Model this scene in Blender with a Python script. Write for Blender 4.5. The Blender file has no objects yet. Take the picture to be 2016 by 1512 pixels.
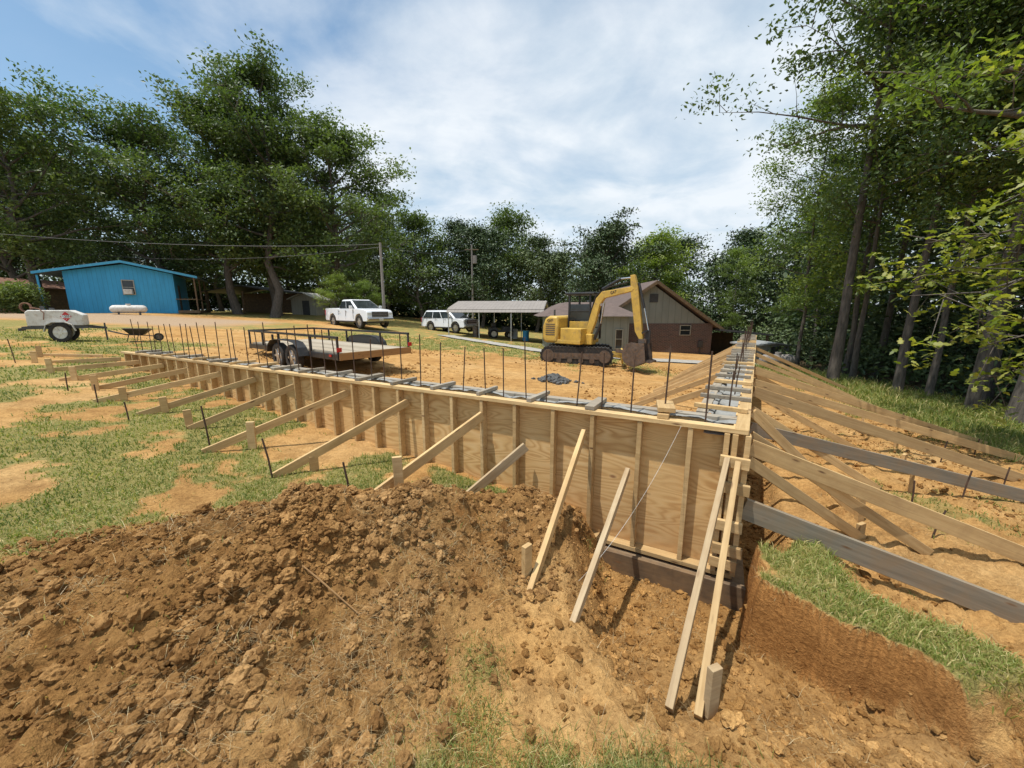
import bpy, math, random
import numpy as np
from mathutils import Vector, Matrix
random.seed(7)
RNG=np.random.default_rng(11)
scn=bpy.context.scene
COL=scn.collection
# ------------------------------------------------------------------ noise
_T=np.random.default_rng(5).random(65536)
def vn(x,y,seed=0):
    x=np.asarray(x,float)+seed*17.31+1000;y=np.asarray(y,float)+seed*9.77+1000
    xi=np.floor(x).astype(np.int64);yi=np.floor(y).astype(np.int64)
    fx=x-xi;fy=y-yi
    fx=fx*fx*(3-2*fx);fy=fy*fy*(3-2*fy)
    def h(a,b): return _T[((a*73856093)^(b*19349663))&65535]
    a=h(xi,yi);b=h(xi+1,yi);c=h(xi,yi+1);d=h(xi+1,yi+1)
    return a+(b-a)*fx+(c-a)*fy+(a-b-c+d)*fx*fy
def fbm(x,y,o=4,seed=0,g=.5):
    s=0;a=1;t=0
    for i in range(o):
        s=s+a*vn(x*2**i,y*2**i,seed+i*3);t+=a;a*=g
    return s/t
def ss(a,b,x):
    t=np.clip((x-a)/(b-a),0,1);return t*t*(3-2*t)
# ------------------------------------------------------------------ terrain
CX,CY=1.78,2.77
E1=(-.879,.4775);I1=(.4775,.879)      # along front wall, inward
E2=(.533,.846);I2=(-.846,.533)        # along side wall, inward
L1=11.75;L2=13.0
def frames(x,y):
    dx=x-CX;dy=y-CY
    s=dx*E1[0]+dy*E1[1];do=-(dx*I1[0]+dy*I1[1])
    t=dx*E2[0]+dy*E2[1];dr=-(dx*I2[0]+dy*I2[1])
    return s,do,t,dr
def base(x,y):
    z=.3-.075*x
    z=np.where(x<-12,1.2+(-12-x)*.056,z)
    z=np.where(x>6,-.15-(x-6)*.055,z)
    z=np.clip(z,-1.6,2.12)
    t=np.clip((x+15)/15,0,1)
    return z-.02*np.clip(y-15,0,40)*t
MG=[(-2.8,1.75,.75,.11),(-2.0,2.25,.60,.25),(-1.2,2.42,.55,.42),(-.45,2.66,.47,.40),(.20,2.96,.38,.30),(-.75,1.6,.58,.15),(-1.8,1.35,.65,.13)]
def moundh(x,y):
    m=0
    for (a,b,r,h) in MG: m=m+h*np.exp(-((x-a)**2+(y-b)**2)/(r*r))
    return m
def xrf(x,y): return np.maximum(.715*y,1.60+(2.2-y)*.78)+.12*(vn(y*4,y*0,3)-.5)+.08*(vn(x*9,y*9,4)-.5)+.04*(vn(x*22,y*22,6)-.5)
def masks(x,y):
    s,do,t,dr=frames(x,y)
    inside=(do<-.2)&(dr<-.2)
    xl=np.interp(y,[1.0,1.6,2.2,3.3],[.75,.7,.5,.8])
    xr=xrf(x,y)
    T=ss(-.2,.18,x-xl)*ss(-.01,.045,xr-x)*ss(1.15,1.4,y)*(do>-.3)
    T2=ss(.42,.2,dr)*ss(3.6,2.6,t)*ss(-.15,.1,t)*(dr>-.2)
    T=np.maximum(T,T2)
    bank=ss(-.01,.03,x-xr)*ss(.95,.4,x-xr)*ss(1.40,1.54,y+.15*(vn(x*6,y*6,8)-.5))*ss(2.95,2.6,y)*(1-T2)
    md=np.clip(moundh(x,y)/.13-.15,0,1)*(do>-.02)*(1-T)*(s>-1.6)
    md=md*ss(1.9,1.2,x)
    return s,do,t,dr,inside,T,bank,md
def bil(x,y,seed): return np.abs(vn(x,y,seed)-.5)*2
def H(x,y):
    x=np.asarray(x,float);y=np.asarray(y,float)
    s,do,t,dr,inside,T,bank,md=masks(x,y)
    b=base(x,y)+.07*(fbm(x*.5,y*.5,3,1)-.5)
    near=ss(40,12,np.hypot(x,y))
    rough=.04*(fbm(x*3,y*3,4,9)-.5)*near
    m=np.where(do>-.02,moundh(x,y),0)*ss(1.6,.9,x)
    wx=x+.06*vn(x*9,y*9,61);wy=y+.06*vn(x*9,y*9,62)
    lumps=.095*bil(wx*5,wy*5,21)+.065*bil(wx*11,wy*11,22)+.04*bil(wx*23,wy*23,23)
    mr=md*(.14*(fbm(x*3,y*3,4,31,.6)-.5)+lumps-.07)
    z=b+rough+m+mr
    zt=-.18+.14*ss(2.6,1.95,y)+.13*ss(1.8,1.42,y)+.11*ss(1.55,1.05,x)*ss(2.0,1.5,y)+.06*(fbm(x*5,y*5,4,51)-.5)+lumps*.4-.03
    z=z*(1-T)+zt*T
    z=z*(1-bank)+bank*(.43+.06*(fbm(x*4,y*4,3,61)-.5)+.03*(fbm(x*16,y*16,2,63)-.5))
    rut=.025*(fbm((x*.5+y*.86)*.35,(x*.86-y*.5)*3.2,3,77)-.5)*near
    z=np.where(inside,b*.9+rough*1.4+rut*1.5,z)
    dig=(dr>0)*ss(9,7.5,x)*ss(.2,.8,dr)*(1-bank)*(1-T)
    z=z+dig*(lumps-.05)*.7*near
    low=(do>0)*(x>-.2)*(x<4)*(y<2.7)*(1-md)*(1-bank)*(1-T)
    z=z+low*(lumps-.06)*.45
    hump=.24*np.exp(-((dr-4.2)/1.1)**2)*ss(1.5,3,t)*ss(12,8,t)*(fbm(x*1.2,y*1.2,3,71))*(dr>0)
    return z+hump
def hz(x,y): return float(H(np.array([x]),np.array([y]))[0])
def grassmask(x,y):
    s,do,t,dr,inside,T,bank,md=masks(x,y)
    n=fbm(x*.9,y*.9,4,81);n2=fbm(x*3,y*3,3,91)
    g=ss(.39,.53,n*.55+n2*.45)
    g=g*(~inside)*(1-T)*(1-np.clip(md*1.6,0,1)*.97)*(1-ss(-.3,.1,x)*ss(3.0,2.7,y))
    lawn=ss(14.0,16.5,y+.25*x+1.5*(n-.5)*4)*ss(-11.5,-9,x)*ss(7,4,x)
    lawn=np.maximum(lawn,ss(29,33,y+3*(n-.5)))
    lawn=np.maximum(lawn,ss(18,21,y)*ss(28,26,y)*ss(-22,-19,x)*ss(-11,-14,x)*.8)
    lawn=np.maximum(lawn,ss(-15,-17,x)*ss(19.5,18,y)*.9)
    left=ss(-9.4,-10.6,x)*ss(14.3,12.8,y)*ss(-30,-26,x)
    g=np.where(inside,lawn*ss(.3,.45,n2),g)
    g=np.where(do<0,np.maximum(lawn*ss(.25,.45,n2),left*.95*ss(.25,.4,n2)),g)
    gravel=ss(-15,-18,x+2*(n-.5))*ss(18.5,20.5,y)*ss(29,26,y)
    g=g*(1-gravel*.8)
    right=(dr>0)
    edge=x-(8.0+.32*np.clip(y-7,0,9))+1.6*(n-.5)+.8*(n2-.5)
    rg=ss(-.2,.5,edge)*.97
    rg=np.maximum(rg,ss(.54,.62,n2*.5+n*.5)*ss(.7,1.2,dr)*.5)
    g=np.where(right&(do<0.3)&(T<.5),rg,g)
    litter=ss(13.0,14.6,x+1.5*(n-.5))*ss(60,48,y)*right
    litter=np.where((y>27)&(x>15),1,litter)
    g=g*(1-litter)
    xr=xrf(x,y)
    g=np.maximum(g*(1-bank),bank*ss(.22,.45,n2)*ss(.02,.07,x-xr))
    cam=np.clip(1.3*np.exp(-(((x-.45)/.45)**2+((y-1.16)/.13)**2)),0,1)
    g=np.maximum(g,cam*ss(.25,.4,n2))
    return np.clip(g,0,1),np.clip(gravel,0,1),np.clip(litter,0,1),np.clip(md,0,1),T,bank
# ------------------------------------------------------------------ node helpers
def newmat(name):
    m=bpy.data.materials.new(name);m.use_nodes=True
    nt=m.node_tree;b=nt.nodes['Principled BSDF'];return m,nt,b
def N(nt,t,**k):
    n=nt.nodes.new(t)
    for a,v in k.items(): setattr(n,a,v)
    return n
def ramp(nt,fac,stops):
    r=nt.nodes.new('ShaderNodeValToRGB');e=r.color_ramp.elements
    while len(e)<len(stops): e.new(.5)
    for i,(p,c) in enumerate(stops):
        e[i].position=p;e[i].color=(*c,1) if len(c)==3 else c
    nt.links.new(fac,r.inputs[0]);return r.outputs[0]
def mixc(nt,f,a,b,mode='MIX'):
    m=nt.nodes.new('ShaderNodeMix');m.data_type='RGBA';m.blend_type=mode
    for sock,v in ((m.inputs[0],f),(m.inputs[6],a),(m.inputs[7],b)):
        if hasattr(v,'is_output'): nt.links.new(v,sock)
        else: sock.default_value=v if isinstance(v,(int,float)) else (*v,1)
    return m.outputs[2]
def math_(nt,op,a,b=None,c=None):
    n=N(nt,'ShaderNodeMath',operation=op)
    for i,v in enumerate((a,b,c)):
        if v is None: continue
        if hasattr(v,'is_output'): nt.links.new(v,n.inputs[i])
        else: n.inputs[i].default_value=v
    return n.outputs[0]
def coords(nt,scale=(1,1,1),rnd=True,kind='Object'):
    tc=N(nt,'ShaderNodeTexCoord');out=tc.outputs[kind]
    if rnd:
        oi=N(nt,'ShaderNodeObjectInfo')
        mu=N(nt,'ShaderNodeVectorMath',operation='SCALE');mu.inputs[0].default_value=(13,29,41)
        nt.links.new(oi.outputs['Random'],mu.inputs['Scale'])
        ad=N(nt,'ShaderNodeVectorMath',operation='ADD')
        nt.links.new(out,ad.inputs[0]);nt.links.new(mu.outputs[0],ad.inputs[1]);out=ad.outputs[0]
    mp=N(nt,'ShaderNodeMapping');mp.inputs['Scale'].default_value=scale
    nt.links.new(out,mp.inputs[0]);return mp.outputs[0]
def noise(nt,vec,scale,detail=4,rough=.55,dist=0):
    n=N(nt,'ShaderNodeTexNoise');n.inputs['Scale'].default_value=scale;n.inputs['Detail'].default_value=detail
    n.inputs['Roughness'].default_value=rough;n.inputs['Distortion'].default_value=dist
    nt.links.new(vec,n.inputs['Vector']);return n.outputs['Fac']
def bump(nt,b,h,strength=.4,dist=.01):
    bp=N(nt,'ShaderNodeBump');bp.inputs['Strength'].default_value=strength;bp.inputs['Distance'].default_value=dist
    nt.links.new(h,bp.inputs['Height']);nt.links.new(bp.outputs[0],b.inputs['Normal'])
def paint(name,c,rough=.5,metal=0,var=.12,scale=4,dirt=None,coat=0):
    m,nt,b=newmat(name);v=coords(nt)
    f=noise(nt,v,scale,5,.65)
    lo=tuple(x*(1-var*1.6) for x in c);hi=tuple(min(1,x*(1+var)) for x in c)
    col=ramp(nt,f,[(.3,lo),(.7,hi)])
    if dirt:
        f2=noise(nt,v,scale*2.3,6,.7)
        col=mixc(nt,ramp(nt,f2,[(.5,(0,0,0)),(.72,(.8,.8,.8))]),col,dirt)
    nt.links.new(col,b.inputs['Base Color']);b.inputs['Roughness'].default_value=rough;b.inputs['Metallic'].default_value=metal
    if coat: b.inputs['Coat Weight'].default_value=coat
    bump(nt,b,noise(nt,v,scale*12,3),.15,.004)
    return m
def wood(name,c1,c2,knot=(.16,.08,.035),dirt=0):
    m,nt,b=newmat(name)
    v=coords(nt,(1.2,22,22));f=noise(nt,v,1.6,5,.6,.6)
    col=ramp(nt,f,[(.25,c1),(.5,tuple((a+d)/2 for a,d in zip(c1,c2))),(.75,c2)])
    v2=coords(nt,(2.2,9,9));vo=N(nt,'ShaderNodeTexVoronoi');vo.inputs['Scale'].default_value=1.3;nt.links.new(v2,vo.inputs['Vector'])
    k=ramp(nt,vo.outputs['Distance'],[(.05,(1,1,1)),(.14,(0,0,0))])
    col=mixc(nt,k,col,knot)
    oi=N(nt,'ShaderNodeObjectInfo')
    br=ramp(nt,oi.outputs['Random'],[(0,(.70,.67,.62)),(.5,(.93,.88,.80)),(1,(1.05,1.05,1.05))])
    col=mixc(nt,1.0,col,br,'MULTIPLY')
    if dirt:
        f3=noise(nt,coords(nt,(1,1,1)),5,5,.7)
        col=mixc(nt,ramp(nt,f3,[(.42,(0,0,0)),(.68,(dirt,dirt,dirt))]),col,(.30,.18,.08))
    nt.links.new(col,b.inputs['Base Color']);b.inputs['Roughness'].default_value=.75
    bump(nt,b,f,.25,.003);return m
M={}
M['pine']=wood('pine_lumber',(.45,.29,.12),(.71,.52,.27),dirt=.4)
M['tan']=wood('aged_tan_lumber',(.30,.22,.13),(.50,.39,.24),dirt=.45)
M['grey']=wood('weathered_lumber',(.17,.155,.125),(.32,.285,.23),dirt=.4)
M['splash']=wood('cement_stained_lumber',(.20,.18,.15),(.40,.36,.29),dirt=.2)
M['deck']=wood('deck_planks',(.30,.26,.20),(.46,.41,.33))
M['darkwood']=wood('dark_treated_wood',(.09,.06,.035),(.17,.12,.075),dirt=.5)
M['tailwood']=wood('brown_board',(.27,.15,.06),(.40,.24,.10))
def plywood():
    m,nt,b=newmat('plywood')
    n0=noise(nt,coords(nt,(.6,1,2.7)),1.25,2.0,.5,.3)
    ring=math_(nt,'SINE',math_(nt,'MULTIPLY',n0,125.0))
    fac=math_(nt,'MULTIPLY_ADD',ring,.5,.5)
    col=ramp(nt,fac,[(0,(.53,.30,.11)),(.3,(.70,.455,.19)),(.65,(.77,.53,.24)),(1,(.82,.59,.30))])
    msk=noise(nt,coords(nt,(1,1,1)),1.4,3)
    col=mixc(nt,ramp(nt,msk,[(.35,(.12,)*3),(.65,(.72,)*3)]),col,(.73,.49,.215))
    fine=noise(nt,coords(nt,(2,40,40)),3,4,.6)
    col=mixc(nt,.35,col,ramp(nt,fine,[(.3,(.66,.6,.54)),(.7,(1,1,1))]),'MULTIPLY')
    vo=N(nt,'ShaderNodeTexVoronoi');vo.inputs['Scale'].default_value=2.0;nt.links.new(coords(nt,(.8,1,1.6)),vo.inputs['Vector'])
    col=mixc(nt,ramp(nt,vo.outputs['Distance'],[(.03,(.9,)*3),(.07,(0,0,0))]),col,(.28,.14,.06))
    oi=N(nt,'ShaderNodeObjectInfo');col=mixc(nt,1.0,col,ramp(nt,oi.outputs['Random'],[(0,(.88,.83,.78)),(1,(1.03,1.03,1.03))]),'MULTIPLY')
    tc=N(nt,'ShaderNodeTexCoord');sx=N(nt,'ShaderNodeSeparateXYZ');nt.links.new(tc.outputs['Object'],sx.inputs[0])
    mr=N(nt,'ShaderNodeMapRange');mr.inputs[1].default_value=.5;mr.inputs[2].default_value=0;nt.links.new(sx.outputs[2],mr.inputs[0])
    f4=noise(nt,coords(nt,(1,1,1)),6,5,.7)
    col=mixc(nt,math_(nt,'MULTIPLY',mr.outputs[0],f4),col,(.38,.22,.10))
    nt.links.new(col,b.inputs['Base Color']);b.inputs['Roughness'].default_value=.7
    bump(nt,b,fac,.06,.003);return m
M['ply']=plywood()
def concrete(name,c=(.33,.33,.31)):
    m,nt,b=newmat(name);v=coords(nt)
    f=noise(nt,v,7,7,.7);col=ramp(nt,f,[(.3,tuple(x*.55 for x in c)),(.7,c)])
    nt.links.new(col,b.inputs['Base Color']);b.inputs['Roughness'].default_value=.9
    bump(nt,b,noise(nt,v,30,6,.7),.8,.012);return m
M['conc']=concrete('concrete');M['slab']=concrete('pale_concrete',(.45,.42,.37));M['wetconc']=concrete('dark_concrete',(.12,.12,.115));M['footing']=concrete('muddy_concrete',(.28,.19,.11))
M['rebar']=paint('rusty_steel',(.10,.06,.04),.8,.3,.4,12)
M['black']=paint('black_paint',(.02,.02,.022),.45,0,.2,3,dirt=(.06,.05,.04))
M['rubber']=paint('tyre_rubber',(.022,.021,.02),.85,0,.2,6,dirt=(.10,.07,.045))
M['white']=paint('white_paint',(.76,.78,.81),.3,0,.04,2,coat=.3)
M['tankwhite']=paint('weathered_white_paint',(.62,.61,.57),.55,0,.1,3,dirt=(.36,.28,.2))
M['chrome']=paint('chrome',(.55,.55,.56),.2,1,.1,3)
M['rim']=paint('steel_rim',(.5,.5,.5),.35,.8,.15,5)
M['yellow']=paint('yellow_machine_paint',(.56,.36,.065),.5,0,.15,2.5,dirt=(.26,.17,.08))
M['steel']=paint('worn_steel',(.16,.13,.11),.5,.7,.3,6,dirt=(.30,.17,.08))
M['red']=paint('red_plastic',(.45,.02,.02),.35,0,.1)
M['dgrey']=paint('dark_grey',(.06,.06,.062),.6,0,.2)
def glass():
    m,nt,b=newmat('window_glass');v=coords(nt)
    nt.links.new(ramp(nt,noise(nt,v,1.5),[(.3,(.012,.015,.018)),(.7,(.04,.05,.055))]),b.inputs['Base Color'])
    b.inputs['Roughness'].default_value=.08;return m
M['glass']=glass()
def lamp():
    m,nt,b=newmat('lamp_lens');v=coords(nt)
    nt.links.new(ramp(nt,noise(nt,v,8),[(.3,(.5,.52,.55)),(.7,(.75,.76,.78))]),b.inputs['Base Color']);b.inputs['Roughness'].default_value=.1;return m
M['lens']=lamp()
def siding(name,c,period=.2,axis='X',groove=.75):
    m,nt,b=newmat(name)
    tc=N(nt,'ShaderNodeTexCoord');wv=N(nt,'ShaderNodeTexWave');wv.bands_direction=axis;wv.wave_profile='SAW'
    wv.inputs['Scale'].default_value=.314/period;nt.links.new(tc.outputs['Object'],wv.inputs['Vector'])
    f=noise(nt,coords(nt,(1,1,.3)),2.5,5,.65)
    col=ramp(nt,f,[(.3,tuple(x*.8 for x in c)),(.7,c)])
    g=ramp(nt,wv.outputs['Fac'],[(0,(groove*.6,)*3),(.08,(1,1,1)),(.95,(1,1,1)),(1,(.85,)*3)])
    col=mixc(nt,1.0,col,g,'MULTIPLY')
    nt.links.new(col,b.inputs['Base Color']);b.inputs['Roughness'].default_value=.7
    bump(nt,b,wv.outputs['Fac'],.3,.01);return m
M['blue']=siding('blue_painted_siding',(.045,.36,.66),.3)
M['bluetrim']=paint('blue_trim',(.06,.36,.60),.6)
M['sage']=siding('grey_green_board_siding',(.27,.28,.24),.4)
M['cream']=siding('cream_siding',(.40,.38,.31),.3)
M['corr']=siding('corrugated_sheet',(.30,.31,.31),.12)
M['roofmetal']=siding('weathered_metal_roof',(.27,.24,.215),.25)
M['rust']=siding('rusty_roof_sheet',(.22,.11,.07),.15)
def shingles(name,c):
    m,nt,b=newmat(name);br=N(nt,'ShaderNodeTexBrick');br.inputs['Scale'].default_value=4
    br.inputs['Color1'].default_value=(*c,1);br.inputs['Color2'].default_value=(*[x*.7 for x in c],1);br.inputs['Mortar'].default_value=(*[x*.45 for x in c],1)
    nt.links.new(coords(nt,(1,1,1),False),br.inputs['Vector']);
    col=mixc(nt,.5,br.outputs['Color'],ramp(nt,noise(nt,coords(nt),3,5,.7),[(.3,tuple(x*.6 for x in c)),(.7,tuple(x*1.3 for x in c))]))
    nt.links.new(col,b.inputs['Base Color']);b.inputs['Roughness'].default_value=.95;return m
M['shingle']=shingles('brown_shingles',(.145,.105,.09));M['blueroof']=shingles('grey_blue_shingles',(.16,.22,.25))
def brick():
    m,nt,b=newmat('red_brick');tc=N(nt,'ShaderNodeTexCoord');sp=N(nt,'ShaderNodeSeparateXYZ');cb=N(nt,'ShaderNodeCombineXYZ')
    nt.links.new(tc.outputs['Object'],sp.inputs[0]);nt.links.new(sp.outputs[2],cb.inputs[1])
    ad=N(nt,'ShaderNodeMath',operation='ADD');nt.links.new(sp.outputs[0],ad.inputs[0]);nt.links.new(sp.outputs[1],ad.inputs[1]);nt.links.new(ad.outputs[0],cb.inputs[0])
    br=N(nt,'ShaderNodeTexBrick');br.inputs['Scale'].default_value=1;br.inputs['Brick Width'].default_value=.22;br.inputs['Row Height'].default_value=.075;br.inputs['Mortar Size'].default_value=.008
    br.inputs['Color1'].default_value=(.135,.072,.06,1);br.inputs['Color2'].default_value=(.08,.05,.045,1);br.inputs['Mortar'].default_value=(.20,.18,.16,1)
    nt.links.new(cb.outputs[0],br.inputs['Vector']);nt.links.new(br.outputs['Color'],b.inputs['Base Color']);b.inputs['Roughness'].default_value=.9;return m
M['brick']=brick()
def bark():
    m,nt,b=newmat('bark');v=coords(nt,(5,5,1));f=noise(nt,v,3,6,.7)
    nt.links.new(ramp(nt,f,[(.3,(.04,.034,.028)),(.7,(.16,.135,.11))]),b.inputs['Base Color']);b.inputs['Roughness'].default_value=.95
    bump(nt,b,f,.8,.03);return m
M['bark']=bark()
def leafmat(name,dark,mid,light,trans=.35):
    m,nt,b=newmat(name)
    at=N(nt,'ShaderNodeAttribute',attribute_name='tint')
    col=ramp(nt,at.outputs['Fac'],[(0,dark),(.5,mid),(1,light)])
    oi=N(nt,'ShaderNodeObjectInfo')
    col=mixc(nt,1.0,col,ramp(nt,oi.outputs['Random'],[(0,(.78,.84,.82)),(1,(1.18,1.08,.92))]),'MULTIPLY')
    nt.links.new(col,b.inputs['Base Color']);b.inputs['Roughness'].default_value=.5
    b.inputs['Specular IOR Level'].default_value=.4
    if trans:
        tr=N(nt,'ShaderNodeBsdfTranslucent');tc=mixc(nt,1.0,col,(1.5,1.7,.6),'MULTIPLY');nt.links.new(tc,tr.inputs[0])
        mx=N(nt,'ShaderNodeMixShader');mx.inputs[0].default_value=trans
        nt.links.new(b.outputs[0],mx.inputs[1]);nt.links.new(tr.outputs[0],mx.inputs[2])
        nt.links.new(mx.outputs[0],nt.nodes['Material Output'].inputs[0])
    return m
M['leaf']=leafmat('oak_leaves',(.045,.072,.026),(.095,.14,.046),(.17,.225,.082),.3)
M['leafb']=leafmat('bright_leaves',(.07,.11,.027),(.15,.21,.053),(.26,.31,.105),.4)
M['leafy']=leafmat('yellow_green_leaves',(.10,.145,.022),(.185,.225,.042),(.33,.335,.085),.4)
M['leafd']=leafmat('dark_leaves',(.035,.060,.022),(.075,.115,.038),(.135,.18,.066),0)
M['grass']=leafmat('grass_blades',(.10,.14,.034),(.20,.245,.065),(.50,.43,.22),.3)
M['straw']=leafmat('dry_straw',(.24,.16,.08),(.38,.28,.15),(.52,.43,.26),0)
def dirtnodes(nt,b,vec,dark=1.0):
    f1=noise(nt,vec,.55,5,.6);f2=noise(nt,vec,5,7,.7);f3=noise(nt,vec,42,5,.7)
    a=ramp(nt,f1,[(.3,(.47*dark,.265*dark,.092*dark)),(.5,(.56*dark,.335*dark,.128*dark)),(.72,(.62*dark,.41*dark,.185*dark))])
    c=ramp(nt,f2,[(.25,(.62,.56,.50)),(.6,(1.05,1.03,1.0))]);d=ramp(nt,f3,[(.25,(.62,.58,.54)),(.65,(1.12,1.12,1.12))])
    return mixc(nt,1.0,mixc(nt,1.0,a,c,'MULTIPLY'),d,'MULTIPLY'),f2,f3
def groundmat():
    m,nt,b=newmat('ground')
    tc=N(nt,'ShaderNodeTexCoord');v=tc.outputs['Object']
    dirt,f2,f3=dirtnodes(nt,b,v)
    A=lambda n:N(nt,'ShaderNodeAttribute',attribute_name=n).outputs['Fac']
    mound=mixc(nt,1.0,dirt,(.60,.56,.52),'MULTIPLY')
    col=mixc(nt,A('mound'),dirt,mound)
    mp=N(nt,'ShaderNodeMapping');mp.inputs['Rotation'].default_value=(0,0,1.0);mp.inputs['Scale'].default_value=(.4,3.0,1);nt.links.new(v,mp.inputs[0])
    tr=noise(nt,mp.outputs[0],.8,5,.6)
    col=mixc(nt,.6,col,ramp(nt,tr,[(.35,(.70,.66,.62)),(.55,(1.0,1.0,1.0))]),'MULTIPLY')
    gn=noise(nt,v,2.2,6,.7);gn2=noise(nt,v,20,4,.7)
    gcol=ramp(nt,gn2,[(.25,(.10,.12,.033)),(.5,(.185,.21,.06)),(.75,(.37,.31,.15))])
    gs=math_(nt,'ADD',math_(nt,'MULTIPLY_ADD',gn,1.6,-.8),A('grass'))
    gfac=ramp(nt,gs,[(.3,(0,0,0)),(.75,(.75,.75,.75))])
    gm=math_(nt,'MINIMUM',gfac,math_(nt,'MULTIPLY',A('grass'),4.0))
    col=mixc(nt,gm,col,gcol)
    grav=ramp(nt,f3,[(.3,(.30,.20,.12)),(.7,(.50,.37,.25))]);col=mixc(nt,A('gravel'),col,grav)
    lit=ramp(nt,f2,[(.3,(.05,.038,.022)),(.7,(.14,.10,.055))]);col=mixc(nt,A('litter'),col,lit)
    ge=N(nt,'ShaderNodeNewGeometry');sx=N(nt,'ShaderNodeSeparateXYZ');nt.links.new(ge.outputs['True Normal'],sx.inputs[0])
    st=ramp(nt,sx.outputs[2],[(.12,(1,1,1)),(.45,(0,0,0))])
    col=mixc(nt,st,col,mixc(nt,1.0,dirt,(.70,.57,.47),'MULTIPLY'))
    nt.links.new(col,b.inputs['Base Color']);b.inputs['Roughness'].default_value=.97;b.inputs['Specular IOR Level'].default_value=.15
    bump(nt,b,math_(nt,'MULTIPLY_ADD',f3,.45,f2),1.0,.06);return m
M['ground']=groundmat()
def clodmat(nm='dirt_clod',dark=.86,tone=(1,1,1)):
    m,nt,b=newmat(nm);tc=N(nt,'ShaderNodeTexCoord')
    c,f2,f3=dirtnodes(nt,b,tc.outputs['Object'],dark)
    at=N(nt,'ShaderNodeAttribute',attribute_name='tint')
    c=mixc(nt,1.0,c,ramp(nt,at.outputs['Fac'],[(0,(.56,.49,.42)),(.6,(.88,.83,.76)),(1,(1.3,1.28,1.26))]),'MULTIPLY')
    c=mixc(nt,1.0,c,tone,'MULTIPLY')
    nt.links.new(c,b.inputs['Base Color']);b.inputs['Roughness'].default_value=.98;b.inputs['Specular IOR Level'].default_value=.1
    f4=noise(nt,tc.outputs['Object'],110,4,.7)
    bump(nt,b,f4,1.0,.014);return m
M['clod']=clodmat();M['clodm']=clodmat('mound_clod',.70,(1,1.0,1.08))
# ------------------------------------------------------------------ mesh helpers
def fastmesh(name,verts,faces_flat,sizes,mat,attrs=None,smooth=False):
    me=bpy.data.meshes.new(name)
    nv=len(verts);me.vertices.add(nv);me.vertices.foreach_set('co',np.asarray(verts,np.float32).ravel())
    me.loops.add(len(faces_flat));me.loops.foreach_set('vertex_index',np.asarray(faces_flat,np.int32))
    sizes=np.asarray(sizes,np.int32);st=np.concatenate([[0],np.cumsum(sizes)[:-1]]).astype(np.int32)
    me.polygons.add(len(sizes));me.polygons.foreach_set('loop_start',st);me.polygons.foreach_set('loop_total',sizes)
    me.polygons.foreach_set('use_smooth',np.full(len(sizes),smooth,bool))
    me.materials.append(mat);me.update(calc_edges=True)
    for k,a in (attrs or {}).items():
        at=me.attributes.new(k,'FLOAT','POINT');at.data.foreach_set('value',np.asarray(a,np.float32))
    return me
def addobj(name,me,parent=None,loc=(0,0,0),rot=(0,0,0)):
    o=bpy.data.objects.new(name,me);COL.objects.link(o);o.location=loc;o.rotation_euler=rot
    if parent: o.parent=parent
    return o
def tag(o,label,cat,group=None):
    o['label']=label;o['category']=cat
    if group:o['group']=group
    return o
def thing(name,label,cat,loc,rz=0,group=None):
    o=bpy.data.objects.new(name,None);COL.objects.link(o);o.location=loc;o.rotation_euler=(0,0,rz);o.empty_display_size=.2
    return tag(o,label,cat,group)
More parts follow.
